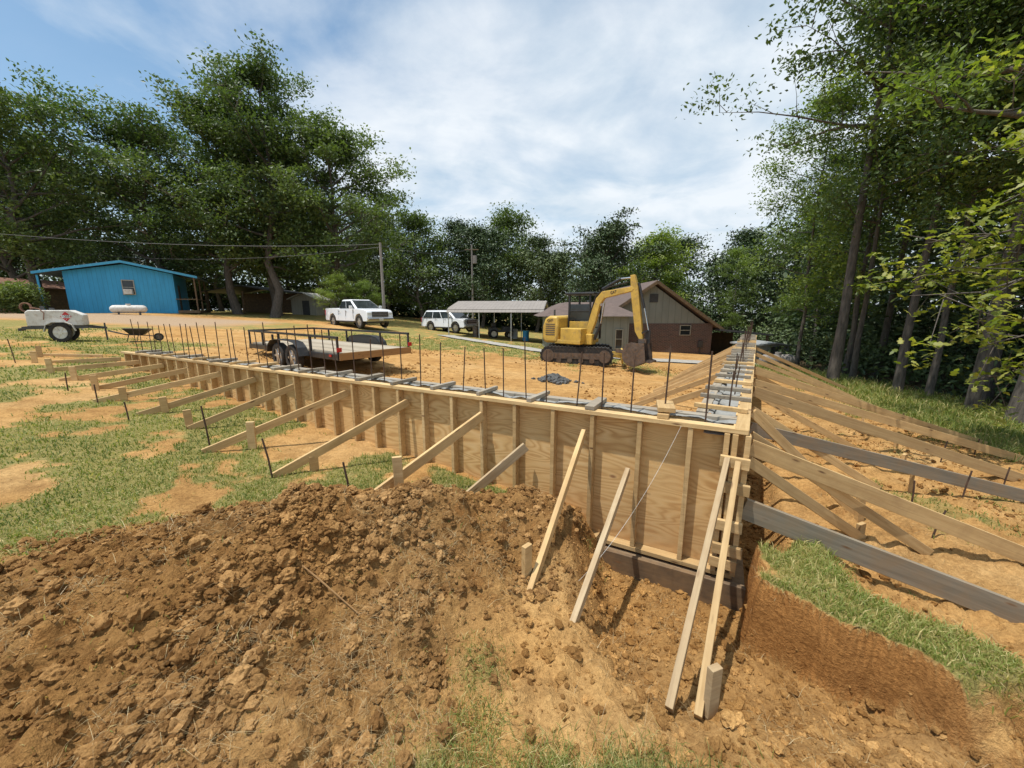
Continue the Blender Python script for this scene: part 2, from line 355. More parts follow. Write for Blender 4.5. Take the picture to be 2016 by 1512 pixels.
class MB:
    def __init__(s): s.v=[];s.f=[];s.m=[]
    def box(s,c,d,R=None,mi=0):
        n=len(s.v);c=Vector(c)
        for sx in(-.5,.5):
            for sy in(-.5,.5):
                for sz in(-.5,.5):
                    p=Vector((sx*d[0],sy*d[1],sz*d[2]))
                    if R is not None:p=R@p
                    s.v.append(tuple(p+c))
        for f in((0,1,3,2),(4,6,7,5),(0,4,5,1),(2,3,7,6),(0,2,6,4),(1,5,7,3)): s.f.append(tuple(n+i for i in f));s.m.append(mi)
        return s
    def beam(s,p0,p1,w,h,mi=0):
        p0=Vector(p0);p1=Vector(p1);x=(p1-p0);L=x.length;x.normalize()
        up=Vector((0,0,1)) if abs(x.z)<.98 else Vector((0,1,0))
        y=up.cross(x).normalized();z=x.cross(y);R=Matrix((x,y,z)).transposed()
        return s.box((p0+p1)/2,(L,w,h),R,mi)
    def tube(s,pts,rads,n=8,mi=0,cap=True):
        pts=[Vector(p) for p in pts];b=len(s.v)
        if not hasattr(rads,'__len__'):rads=[rads]*len(pts)
        prev=None
        for i,p in enumerate(pts):
            d=(pts[min(i+1,len(pts)-1)]-pts[max(i-1,0)])
            if d.length<1e-9:d=Vector((0,0,1))
            d.normalize()
            if prev is None:
                a=Vector((0,0,1)) if abs(d.z)<.9 else Vector((1,0,0));u=d.cross(a).normalized()
            else: u=(prev-d*prev.dot(d)).normalized()
            prev=u;w=d.cross(u)
            for k in range(n):
                a=2*math.pi*k/n;s.v.append(tuple(p+(u*math.cos(a)+w*math.sin(a))*rads[i]))
        for i in range(len(pts)-1):
            for k in range(n):
                k2=(k+1)%n;s.f.append((b+i*n+k,b+i*n+k2,b+(i+1)*n+k2,b+(i+1)*n+k));s.m.append(mi)
        if cap:
            s.f.append(tuple(b+k for k in range(n))[::-1]);s.f.append(tuple(b+(len(pts)-1)*n+k for k in range(n)));s.m+=[mi,mi]
        return s
    def cyl(s,p0,p1,r,r1=None,n=16,mi=0): return s.tube([p0,p1],[r,r if r1 is None else r1],n,mi)
    def prism(s,poly,y0,y1,mi=0,taper=None):
        n=len(s.v);k=len(poly)
        for y in(y0,y1):
            for i,(x,z) in enumerate(poly):
                yy=y
                if taper: yy=y*taper(x,z)
                s.v.append((x,yy,z))
        s.f.append(tuple(range(n,n+k)));s.f.append(tuple(range(n+k,n+2*k))[::-1]);s.m+=[mi,mi]
        for i in range(k):
            j=(i+1)%k;s.f.append((n+i,n+k+i,n+k+j,n+j));s.m.append(mi)
        return s
    def make(s,name,mats,parent=None,bevel=0,smooth=False,loc=(0,0,0),rot=(0,0,0),label=None):
        me=bpy.data.meshes.new(name);me.from_pydata(s.v,[],s.f)
        if not isinstance(mats,(list,tuple)):mats=[mats]
        for m in mats:me.materials.append(m)
        for p,i in zip(me.polygons,s.m):p.material_index=i
        import bmesh
        bm=bmesh.new();bm.from_mesh(me);bmesh.ops.recalc_face_normals(bm,faces=bm.faces);bm.to_mesh(me);bm.free()
        if smooth:
            me.shade_smooth();me.set_sharp_from_angle(angle=math.radians(38))
        o=addobj(name,me,parent,loc,rot)
        if bevel:
            b=o.modifiers.new('bevel','BEVEL');b.width=bevel;b.segments=2;b.limit_method='ANGLE'
        if label:o['label']=label
        return o
def text(body,size,mat,parent,loc,rot,name='lettering',ext=.004):
    cu=bpy.data.curves.new('t','FONT');cu.body=body;cu.size=size;cu.extrude=ext;cu.align_x='CENTER';cu.align_y='CENTER';cu.offset=size*.012
    o=bpy.data.objects.new('t',cu);COL.objects.link(o);bpy.context.view_layer.update()
    me=bpy.data.meshes.new_from_object(o.evaluated_get(bpy.context.evaluated_depsgraph_get()));bpy.data.objects.remove(o)
    me.name=name;me.materials.clear();me.materials.append(mat)
    return addobj(name,me,parent,loc,rot)
def board(name,p0,p1,w,h,mat,label,cat,group=None,parent=None,roll=0):
    p0=Vector(p0);p1=Vector(p1);x=p1-p0;L=x.length;x.normalize()
    up=Vector((0,0,1)) if abs(x.z)<.98 else Vector((0,1,0))
    y=up.cross(x).normalized();z=x.cross(y)
    b=MB().box((0,0,0),(L,w,h));o=b.make(name,mat,parent,bevel=.003)
    R=Matrix((x,y,z)).transposed().to_4x4()
    if roll:R=R@Matrix.Rotation(roll,4,'X')
    o.matrix_local=Matrix.Translation((p0+p1)/2)@R
    if label:tag(o,label,cat,group)
    return o
# ------------------------------------------------------------------ ground sheet
def axis(lo,hi,fine,g,cap,far):
    a=[*np.arange(lo,hi,fine)]
    r=[];x=a[-1];st=fine
    while x<far:
        st=min(st*g,cap) if x<45 else st*1.18
        x+=st;r.append(x)
    l=[];x=lo;st=fine
    while x>-far:
        st=min(st*g,cap) if x>-45 else st*1.18
        x-=st;l.append(x)
    return np.array(l[::-1]+a+r)
xs=axis(-3.6,3.2,.016,1.03,.4,420)
ys=axis(.95,3.9,.016,1.03,.4,420);ys=ys[ys>-8]
ys=np.concatenate([[-60,-30,-15],ys])
X,Y=np.meshgrid(xs,ys);X=X.ravel();Y=Y.ravel()
Z=H(X,Y)
g,gr,li,md,T,bk=grassmask(X,Y)
nx,ny=len(xs),len(ys)
i=np.arange(ny-1)[:,None]*nx+np.arange(nx-1)[None,:];i=i.ravel()
F=np.stack([i,i+1,i+1+nx,i+nx],1)
me=fastmesh('ground',np.stack([X,Y,Z],1),F.ravel(),np.full(len(F),4),M['ground'],{'grass':g,'gravel':gr,'litter':li,'mound':np.maximum(md,np.maximum(T*.5,0))},True)
gd=addobj('ground',me);gd['kind']='structure';gd['category']='ground';gd['label']='orange clay ground with grass patches and dug soil'
# ------------------------------------------------------------------ clods
import bmesh
def rockvariants(n,sub=2):
    out=[]
    for k in range(n):
        bm=bmesh.new();bmesh.ops.create_icosphere(bm,subdivisions=sub,radius=1)
        v=np.array([x.co for x in bm.verts]);f=np.array([[q.index for q in x.verts] for x in bm.faces]);bm.free()
        r=np.random.default_rng(k)
        q=bil(v[:,0]*1.5+k*7+v[:,2]*.9,v[:,1]*1.5-v[:,2]*1.3,k)+.5*bil(v[:,0]*3.3+k*3-v[:,2]*2,v[:,1]*3.3+v[:,2]*2.7,k+5)
        d=.70+.50*q+r.normal(0,.10 if sub<3 else .05,len(v))
        v=v*d[:,None]*np.array([1,r.uniform(.65,1),r.uniform(.55,.9)]);out.append((v,f))
    return out
def scatter_rocks(name,P,S,mat,seed,sub=2,label='loose clay clods',sink=.15):
    r=np.random.default_rng(seed);vs=[];fs=[];ts=[];off=0
    V=rockvariants(10,sub);kk=r.integers(0,10,len(P))
    for k in range(10):
        v,f=V[k];idx=np.where(kk==k)[0]
        if len(idx)==0:continue
        a=r.uniform(0,6.28,len(idx));c,s=np.cos(a),np.sin(a)
        x=v[None,:,0]*c[:,None]-v[None,:,1]*s[:,None];y=v[None,:,0]*s[:,None]+v[None,:,1]*c[:,None];z=np.repeat(v[None,:,2],len(idx),0)
        tl=r.normal(0,.35,len(idx))[:,None];x,z=x*np.cos(tl)-z*np.sin(tl),x*np.sin(tl)+z*np.cos(tl)
        W=np.stack([x,y,z+sink],2)*S[idx][:,None,None]+P[idx][:,None,:]
        vs.append(W.reshape(-1,3));fs.append((f[None]+(np.arange(len(idx))*len(v))[:,None,None]+off).reshape(-1,3))
        ts.append(np.repeat(r.random(len(idx)),len(v)));off+=len(idx)*len(v)
    vs=np.concatenate(vs);fs=np.concatenate(fs);ts=np.concatenate(ts)
    me=fastmesh(name,vs,fs.ravel(),np.full(len(fs),3),mat,{'tint':ts},False)
    o=addobj(name,me);o['kind']='stuff';o['category']='dirt';o['label']=label;return o
def samplepts(n,x0,x1,y0,y1,wfun,seed):
    r=np.random.default_rng(seed);x=r.uniform(x0,x1,n);y=r.uniform(y0,y1,n);k=r.random(n)<wfun(x,y);return x[k],y[k]
def wmd(x,y):
    q=masks(x,y);return q[7]*(.18+1.15*ss(.42,.60,fbm(x*1.8,y*1.8,3,8)))
x,y=samplepts(80000,-4.3,1.3,.75,3.6,wmd,1);S=RNG.gamma(2.0,.0030,len(x))+.0035
scatter_rocks('soil_crumbs',np.stack([x,y,H(x,y)],1),S,M['clodm'],2,1,label='fine brown clay crumbs on the spoil mound')
x,y=samplepts(20000,-4.3,1.3,.75,3.6,wmd,2);S=np.minimum(RNG.gamma(1.7,.0076,len(x))+.007,.052)
P_=np.stack([x,y,H(x,y)],1);big=S>.020
scatter_rocks('soil_clods',P_[~big],S[~big],M['clodm'],3,2,label='loose brown clay clods heaped on the spoil mound',sink=.3)
scatter_rocks('large_soil_clods',P_[big],S[big],M['clodm'],33,3,label='larger tan clay lumps on the spoil mound',sink=.25)
def wdt(x,y):
    s,do,t,dr,ins,T,bk,md=masks(x,y);return np.where(ins,.0,T*.8+(dr>.3)*(dr<5.5)*(x<9)*(do<0)*.35*ss(.45,.6,fbm(x*1.5,y*1.5,3,12))+.45*(do>0)*(y<2.6)*(x>-.1)*(1-md))*(bk<.3)
x,y=samplepts(60000,.0,8.5,.9,9,wdt,3);S=RNG.gamma(2.0,.0034,len(x))+.003
scatter_rocks('trench_crumbs',np.stack([x,y,H(x,y)],1),S,M['clod'],4,1,label='clay crumbs lying in the footing trench')
x,y=samplepts(12000,.0,8.5,.9,9,wdt,13);S=np.minimum(RNG.gamma(1.8,.0078,len(x))+.007,.05)
scatter_rocks('trench_clods',np.stack([x,y,H(x,y)],1),S,M['clod'],14,3,label='clay lumps lying in the footing trench')
def wpad(x,y):
    s,do,t,dr,ins,T,bk,md=masks(x,y);return ((do<-.5)&(dr<-.5))*.6*ss(.5,.65,fbm(x*.7,y*.7,3,14))
x,y=samplepts(16000,-9,7,5,16,wpad,5);S=np.minimum(RNG.gamma(2.0,.009,len(x))+.006,.06)
scatter_rocks('pad_clods',np.stack([x,y,H(x,y)],1),S,M['clod'],6,1,label='crumbled clay on the building pad')
# ------------------------------------------------------------------ grass
def blades(name,n,seed,amax,rmin,rmax,mat,dens,hfun,wf,tintf,lay=0.5,label='patchy grass'):
    r=np.random.default_rng(seed)
    R=np.exp(r.uniform(math.log(rmin),math.log(rmax),n));A=r.uniform(-amax,amax,n)
    x=R*np.sin(A);y=R*np.cos(A);k=(r.random(n)<dens(x,y))&(y>.75);x=x[k];y=y[k];R=R[k];n=len(x);z=H(x,y)-.004
    h=hfun(x,y,R,r.random(n));w=wf*np.power(R/3,.75)*r.uniform(.6,1.3,n)
    a=r.uniform(0,6.283,n);dx,dy=np.cos(a),np.sin(a);b=a+r.uniform(-1.3,1.3,n)+1.57;bx,by=np.cos(b),np.sin(b)
    le=r.uniform(.15,1,n)*lay*2*h
    P=np.zeros((n,5,3))
    P[:,0]=np.stack([x-dx*w,y-dy*w,z],1);P[:,1]=np.stack([x+dx*w,y+dy*w,z],1)
    mx=x+bx*le*.35;my=y+by*le*.35;mz=z+h*.6
    P[:,2]=np.stack([mx+dx*w*.8,my+dy*w*.8,mz],1);P[:,3]=np.stack([mx-dx*w*.8,my-dy*w*.8,mz],1)
    P[:,4]=np.stack([x+bx*le,y+by*le,z+h*(1-.35*lay)],1)
    o=np.arange(n)[:,None]*5
    fl=np.concatenate([o+np.array([[0,1,2,3]]),o+np.array([[3,2,4]])],1).ravel();sz=np.tile([4,3],n)
    t=np.repeat(tintf(x,y,r.random(n)),5)
    me=fastmesh(name,P.reshape(-1,3),fl,sz,mat,{'tint':t})
    ob=addobj(name,me);ob['kind']='stuff';ob['category']='grass';ob['label']=label;return ob
def gd_(x,y): return grassmask(x,y)[0]**1.2*.8
def hf(x,y,R,u):
    s,do,t,dr,ins,T,bk,md=masks(x,y)
    return (.015+.045*u**1.7)*(1+.55*(bk>.3)+1.2*((y<1.45)&(x<1.3)&(x>-.3))+2.4*((x>7.6)&(dr>0)))*np.power(np.maximum(R,2)/4,.25)
def tf(x,y,u):
    n=fbm(x*1.7,y*1.7,3,99);bk=masks(x,y)[6];return np.clip(.35*u+.45*(u>.82)+.9*(n-.33)+.35*(bk>.3),0,1)
blades('grass',560000,21,1.02,1.1,24,M['grass'],gd_,hf,.0027,tf,.6,'patchy green grass with dry tips')
def sd(x,y):
    q=masks(x,y);return (q[7]*.9+q[5]*.2+.5*q[6]+.12)*ss(.48,.66,fbm(x*2.3,y*2.3,3,33))*(~q[4])
blades('dry_straw',44000,22,1.0,1.1,6,M['straw'],sd,lambda x,y,R,u:.02+.05*u,.0011,lambda x,y,u:u,1.6,'dry straw and roots on dug soil')
# ------------------------------------------------------------------ foliage
def leafmesh(name,C,L,tint,mat,seed,up=.35,w=.5):
    r=np.random.default_rng(seed);n=len(C)
    nrm=r.normal(size=(n,3));nrm[:,2]=np.abs(nrm[:,2])+up;nrm/=np.linalg.norm(nrm,axis=1)[:,None]
    a=np.cross(nrm,r.normal(size=(n,3)));a/=np.linalg.norm(a,axis=1)[:,None];b=np.cross(nrm,a)
    L=L[:,None]
    P=np.stack([C-a*L*.5,C+b*L*w*.5-a*L*.05,C+a*L*.5,C-b*L*w*.5-a*L*.05],1)
    P[:,0]-=nrm*L*.08;P[:,2]-=nrm*L*.08
    o=np.arange(n*4)
    return fastmesh(name,P.reshape(-1,3),o,np.full(n,4),mat,{'tint':np.repeat(tint,4)})
def tree_meshes(seed,Ht,r0,cb,R,nl,leaf,npc,mat,wide=.55,rise=.45,cs=1.0,bare=.1,extra=(),wob=.018):
    r=np.random.default_rng(seed);mb=MB()
    P=[];x=y=0
    K=9
    for k in range(K):
        t=k/(K-1);P.append(Vector((x,y,t*Ht*.9)));x+=r.normal(0,wob*Ht*.8);y+=r.normal(0,wob*Ht*.8)
    rad=[r0*(1.2 if k==0 else 1)*(1-.9*k/(K-1)) for k in range(K)]
    mb.tube([P[0]-Vector((0,0,.3))]+P,[rad[0]*1.2]+rad,9)
    cl=[]
    for i in range(nl+len(extra)):
        if i<nl:
            t=(i+r.uniform(.1,.9))/nl;z=cb+(1-cb)*t*.95;an=i*2.39996+r.normal(0,.5)
            env=math.sin(math.pi*min(1,(.12+.88*t))**.75)**wide if t<.98 else .25
            ln=R*max(.22,env)*r.uniform(.5,1.15);ri=rise*(.5+1.1*t)+r.normal(0,.12)
        else:
            z_,an,ln,ri=extra[i-nl];z=z_/Ht;t=.5
        k=min(z/.9,.999)*(K-1);k0=int(k);st=P[k0].lerp(P[k0+1],k-k0)
        d=Vector((math.cos(an),math.sin(an),ri)).normalized()
        q=[st];cur=st.copy();dd=d.copy()
        for j in range(4):
            dd=(dd+Vector(r.normal(0,.16,3))+Vector((0,0,.03))).normalized();cur=cur+dd*ln/4;q.append(cur.copy())
        br=r0*(.42-.27*t)*min(1,.5+ln/R*.6)
        mb.tube(q,[br,br*.75,br*.5,br*.3,br*.1],6,cap=False)
        ct=r.random()
        for j,fr in enumerate((.35,.5,.65,.8,.95,1.0)):
            if r.random()<bare: continue
            kk=fr*4;k0=min(int(kk),3);bp=q[k0].lerp(q[k0+1],kk-k0)
            sd=(d+Vector(r.normal(0,.75,3))).normalized();sl=ln*r.uniform(.15,.36)
            e=bp+sd*sl+Vector((0,0,.1*sl))
            mb.tube([bp,(bp+e)/2+Vector(r.normal(0,.05,3))*sl,e],[br*.3,br*.18,br*.05],4,cap=False)
            cl.append((e,r.uniform(.55,1.25)*cs,ct*.5+r.random()*.5));
            if r.random()<.5: cl.append(((bp+e)/2,r.uniform(.45,.9)*cs,ct*.5+r.random()*.5))
    C=[];Tn=[]
    for (c,rr,tt) in cl:
        n=int(npc*r.uniform(.5,1.3)*rr*rr/cs/cs)+8
        g=r.normal(0,.5,(n,3))*np.array([rr,rr,rr*.5])
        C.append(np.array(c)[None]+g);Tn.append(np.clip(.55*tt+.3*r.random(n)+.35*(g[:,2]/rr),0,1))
    C=np.concatenate(C);Tn=np.concatenate(Tn);L=leaf*r.uniform(.6,1.25,len(C))
    me=bpy.data.meshes.new('trunk');me.from_pydata(mb.v,[],mb.f);me.materials.append(M['bark']);me.shade_smooth()
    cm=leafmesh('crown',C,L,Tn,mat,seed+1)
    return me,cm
def put_tree(ms,x,y,sc,rz,label,group=None,z=None,name='tree',lean=0):
    e=thing(name,label,'tree',(x,y,(hz(x,y) if z is None else z)),rz,group)
    e.scale=(sc,sc,sc) if not isinstance(sc,tuple) else sc
    if lean:e.rotation_euler[1]=lean
    addobj('trunk',ms[0],e);addobj('crown',ms[1],e);return e
BL=[(-37,31,15.5,7.5,3),(-31,35,16.0,6.8,4),(-25.2,36,17.8,6.2,5),(-20.3,33.5,20.5,5.4,6),(-15.2,35.5,15.5,6.0,7),(-44,36,14,7,8),(-22.4,37.5,16.5,6,9)]
for (x,y,h,R,sd_) in BL:
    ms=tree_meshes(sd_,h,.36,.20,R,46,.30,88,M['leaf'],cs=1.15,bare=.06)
    put_tree(ms,x,y,1,0,'tall mature oak with dark green spreading crown','mature oaks beside the gravel road')
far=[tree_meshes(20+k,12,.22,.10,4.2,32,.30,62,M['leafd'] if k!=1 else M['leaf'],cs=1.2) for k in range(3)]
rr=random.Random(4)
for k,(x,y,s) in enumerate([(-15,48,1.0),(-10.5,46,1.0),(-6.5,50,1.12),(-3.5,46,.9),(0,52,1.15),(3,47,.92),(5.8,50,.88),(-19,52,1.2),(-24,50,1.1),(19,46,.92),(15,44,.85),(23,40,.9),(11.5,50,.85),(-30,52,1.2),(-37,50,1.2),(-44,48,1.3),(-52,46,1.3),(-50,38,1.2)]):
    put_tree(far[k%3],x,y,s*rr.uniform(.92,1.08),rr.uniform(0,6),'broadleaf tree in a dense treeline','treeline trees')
ms=tree_meshes(31,9.8,.3,.16,3.8,40,.26,72,M['leafd'],wide=.4,cs=1.0)
put_tree(ms,7.8,36,1,0,'round dark green tree behind the brick house')
brt=tree_meshes(33,8.5,.22,.12,3.0,34,.22,76,M['leafb'],cs=.8)
put_tree(brt,14.2,39,1.2,1,'bright green tree behind the brick house')
put_tree(brt,-13.4,30,.42,2,'small bright green sapling beside parked vehicles')
put_tree(brt,-11.8,31.5,.40,4,'small bright green sapling beside parked vehicles')
# right woods
nearS=tree_meshes(44,19,.17,.42,3.0,26,.165,80,M['leaf'],cs=.85,bare=.22,extra=[(8.6,math.pi*.97,5.0,.22),(9.6,math.pi*1.08,4.0,.3),(11.5,math.pi*.95,4.0,.35),(13,math.pi*1.1,3.8,.4)],wob=.003)
nearA=tree_meshes(41,19,.14,.34,3.7,34,.165,86,M['leafb'],cs=.88,bare=.2,wob=.004)
nearT=tree_meshes(48,18,.32,.30,4.0,34,.165,86,M['leafb'],cs=.9,bare=.2,wob=.003)
nearB=tree_meshes(42,16,.11,.18,3.1,36,.16,84,M['leafb'],cs=.82,rise=.25,wob=.005,bare=.18)
nearC=tree_meshes(43,16,.12,.40,2.9,30,.16,84,M['leaf'],cs=.88,wob=.004,bare=.2)
RT=[(nearS,12.1,14.3,1.0,0),(nearB,14.2,16.2,1.0,1),(nearC,12.9,12.6,1.05,2),(nearC,12.3,10.0,1.0,3),(nearT,11.7,8.4,.95,4),(nearB,13.9,18.6,.8,5),(nearB,15.6,9.4,1,2.3),(nearA,16.8,17.5,1,3.3),(nearC,14.6,6.8,1,4.2),(nearB,18.5,13.6,1.05,.3),(nearC,17.6,22.5,.75,5),(nearB,20.5,26.5,.72,.7),(nearC,23,31,.75,1.9),(nearA,21,19,.95,2.9),(nearB,18.6,33,.55,2.2),(nearC,13.6,10.9,.85,5.1),(nearC,14.2,9.2,.8,.4),(nearA,15.4,12.2,.95,.9),(nearC,13.2,11.9,.8,3.6),(nearC,13.4,14.9,.85,1.1)]
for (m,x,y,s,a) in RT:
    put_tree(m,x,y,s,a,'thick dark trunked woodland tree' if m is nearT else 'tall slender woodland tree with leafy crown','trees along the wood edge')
def mass(name,fn,n,leaf,mat,seed,label,nc=900,cr=1.6):
    r=np.random.default_rng(seed);c=fn(r,nc);t=r.random(nc);k=r.integers(0,nc,n)
    g=r.normal(0,.5,(n,3))*cr*np.array([1,1,.6]);C=c[k]+g
    C[:,2]=np.maximum(C[:,2],H(C[:,0],C[:,1])+.05)
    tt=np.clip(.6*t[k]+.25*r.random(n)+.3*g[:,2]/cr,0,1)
    me=leafmesh(name,C,leaf*r.uniform(.6,1.3,n),tt,mat,seed+1);o=addobj(name,me);o['kind']='stuff';o['category']='woods';o['label']=label
def f_far(r,n):
    x=r.uniform(-95,45,n);y=56+r.uniform(-3,9,n)-.0022*(x+10)**2;h=8+4*vn(x*.13,x*0,5)
    z=base(x,y)+r.random(n)**.8*h;return np.stack([x,y,z],1)
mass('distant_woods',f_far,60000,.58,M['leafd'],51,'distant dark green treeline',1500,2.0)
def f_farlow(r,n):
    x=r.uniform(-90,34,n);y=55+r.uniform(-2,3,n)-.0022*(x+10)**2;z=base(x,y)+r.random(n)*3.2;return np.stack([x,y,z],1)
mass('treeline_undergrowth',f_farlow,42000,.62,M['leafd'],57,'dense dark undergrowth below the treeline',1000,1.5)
def f_right(r,n):
    x=17.5+r.random(n)*11;y=r.uniform(1,40,n);x=np.where(y>26,x+3,x);z=-.7+r.random(n)**1.3*9.5;return np.stack([x,y,z],1)
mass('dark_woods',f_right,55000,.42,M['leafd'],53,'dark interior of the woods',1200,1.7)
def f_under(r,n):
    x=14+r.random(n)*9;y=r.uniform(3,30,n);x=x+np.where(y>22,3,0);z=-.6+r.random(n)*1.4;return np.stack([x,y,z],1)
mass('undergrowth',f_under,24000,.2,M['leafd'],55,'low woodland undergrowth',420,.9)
def edge_tree():
    r=np.random.default_rng(77);mb=MB();ox,oy=9.4,4.6;e=thing('tree','young oak with large sunlit yellow-green leaves','tree',(ox,oy,hz(ox,oy)))
    mb.tube([(0,0,-.3),(0.05,0,2),(-.1,.1,4),(.1,0,6.5),(0,0,8.5)],[.16,.13,.11,.08,.03],9)
    C=[];Tn=[]
    for (z0,tip,nn) in [(2.6,(-3.3,1.3,2.7),10),(3.2,(-2.9,1.6,3.5),11),(2.2,(-2.7,.8,1.9),10),(4,(-2.7,1.2,4.6),11),(3.6,(-2.4,.9,4.1),11),(5,(-2.4,1.6,5.6),10),(5.6,(-2.0,1.0,6.6),10),(3.0,(-2.0,2.4,3.2),10),(1.8,(-2.2,1.3,1.3),8),(6.5,(-1.7,1.6,7.7),9),(4.4,(-1.6,2.2,5.0),9),(2.8,(-2.0,1.7,2.3),10),(6.2,(-2.4,1.9,7.0),8),(2.9,(-3.0,1.9,3.0),10)]:
        a=Vector((0,0,z0));b=Vector(tip);pts=[a.lerp(b,t)+Vector(r.normal(0,.07,3))+Vector((0,0,.25*math.sin(t*3.14))) for t in np.linspace(0,1,6)]
        mb.tube(pts,[.05,.04,.03,.02,.013,.006],6,cap=False)
        for j in range(nn*2):
            t=r.uniform(.3,1);k=t*5;k0=min(int(k),4);p=pts[k0].lerp(pts[k0+1],k-k0);q=p+Vector(r.normal(0,.3,3));mb.tube([p,q],[.009,.004],4,cap=False)
            for m_ in range(int(r.integers(9,19))):
                C.append(np.array(q)+r.normal(0,.15,3)*np.array([1,1,.6]));Tn.append(r.random())
    C=np.array(C);me=bpy.data.meshes.new('trunk');me.from_pydata(mb.v,[],mb.f);me.materials.append(M['bark']);me.shade_smooth();addobj('trunk',me,e)
    n=len(C);nrm=r.normal(size=(n,3));nrm[:,2]=np.abs(nrm[:,2])+.9;nrm/=np.linalg.norm(nrm,axis=1)[:,None]
    a=np.cross(nrm,r.normal(size=(n,3)));a/=np.linalg.norm(a,axis=1)[:,None];b=np.cross(nrm,a);L=(r.uniform(.10,.19,n))[:,None]
    prof=[(-.5,0),(-.2,.14),(.0,.09),(.12,.26),(.25,.14),(.38,.2),(.5,0),(.38,-.2),(.25,-.14),(.12,-.26),(.0,-.09),(-.2,-.14)]
    P=np.stack([C+a*L*u+b*L*v-nrm*L*(.5*u*u+.3*abs(v)) for u,v in prof],1)
    me=fastmesh('crown',P.reshape(-1,3),np.arange(n*12),np.full(n,12),M['leafy'],{'tint':np.repeat(np.array(Tn),12)});addobj('crown',me,e)
edge_tree()
def bush(x,y,r_,h,label,mat):
    e=thing('bush',label,'bush',(x,y,hz(x,y)));r=np.random.default_rng(int(abs(x*10)));mb=MB()
    for k in range(7):
        a=k*.9;mb.tube([(0,0,-.1),(math.cos(a)*r_*.3,math.sin(a)*r_*.3,h*.4),(math.cos(a)*r_*.6,math.sin(a)*r_*.6,h*.75)],[.05,.03,.01],5,cap=False)
    mb.make('trunk',M['bark'],e);n=5000;g=r.normal(size=(n,3));g/=np.linalg.norm(g,axis=1)[:,None];g*=(r.random(n)**.4)[:,None]*(1+.5*(vn(g[:,0]*3,g[:,1]*3+g[:,2],3)-.5))[:,None]
    C=g*np.array([r_,r_,h*.5])+np.array([0,0,h*.52]);addobj('crown',leafmesh('crown',C,.2*r.uniform(.6,1.2,n),np.clip(.4*r.random(n)+.3+.3*g[:,2],0,1),mat,9),e)
bush(-32.6,26.0,1.2,2.0,'rounded shrub beside the blue house',M['leaf']);bush(-42,29,2.2,3.2,'large shrub near the rusty shed',M['leaf'])
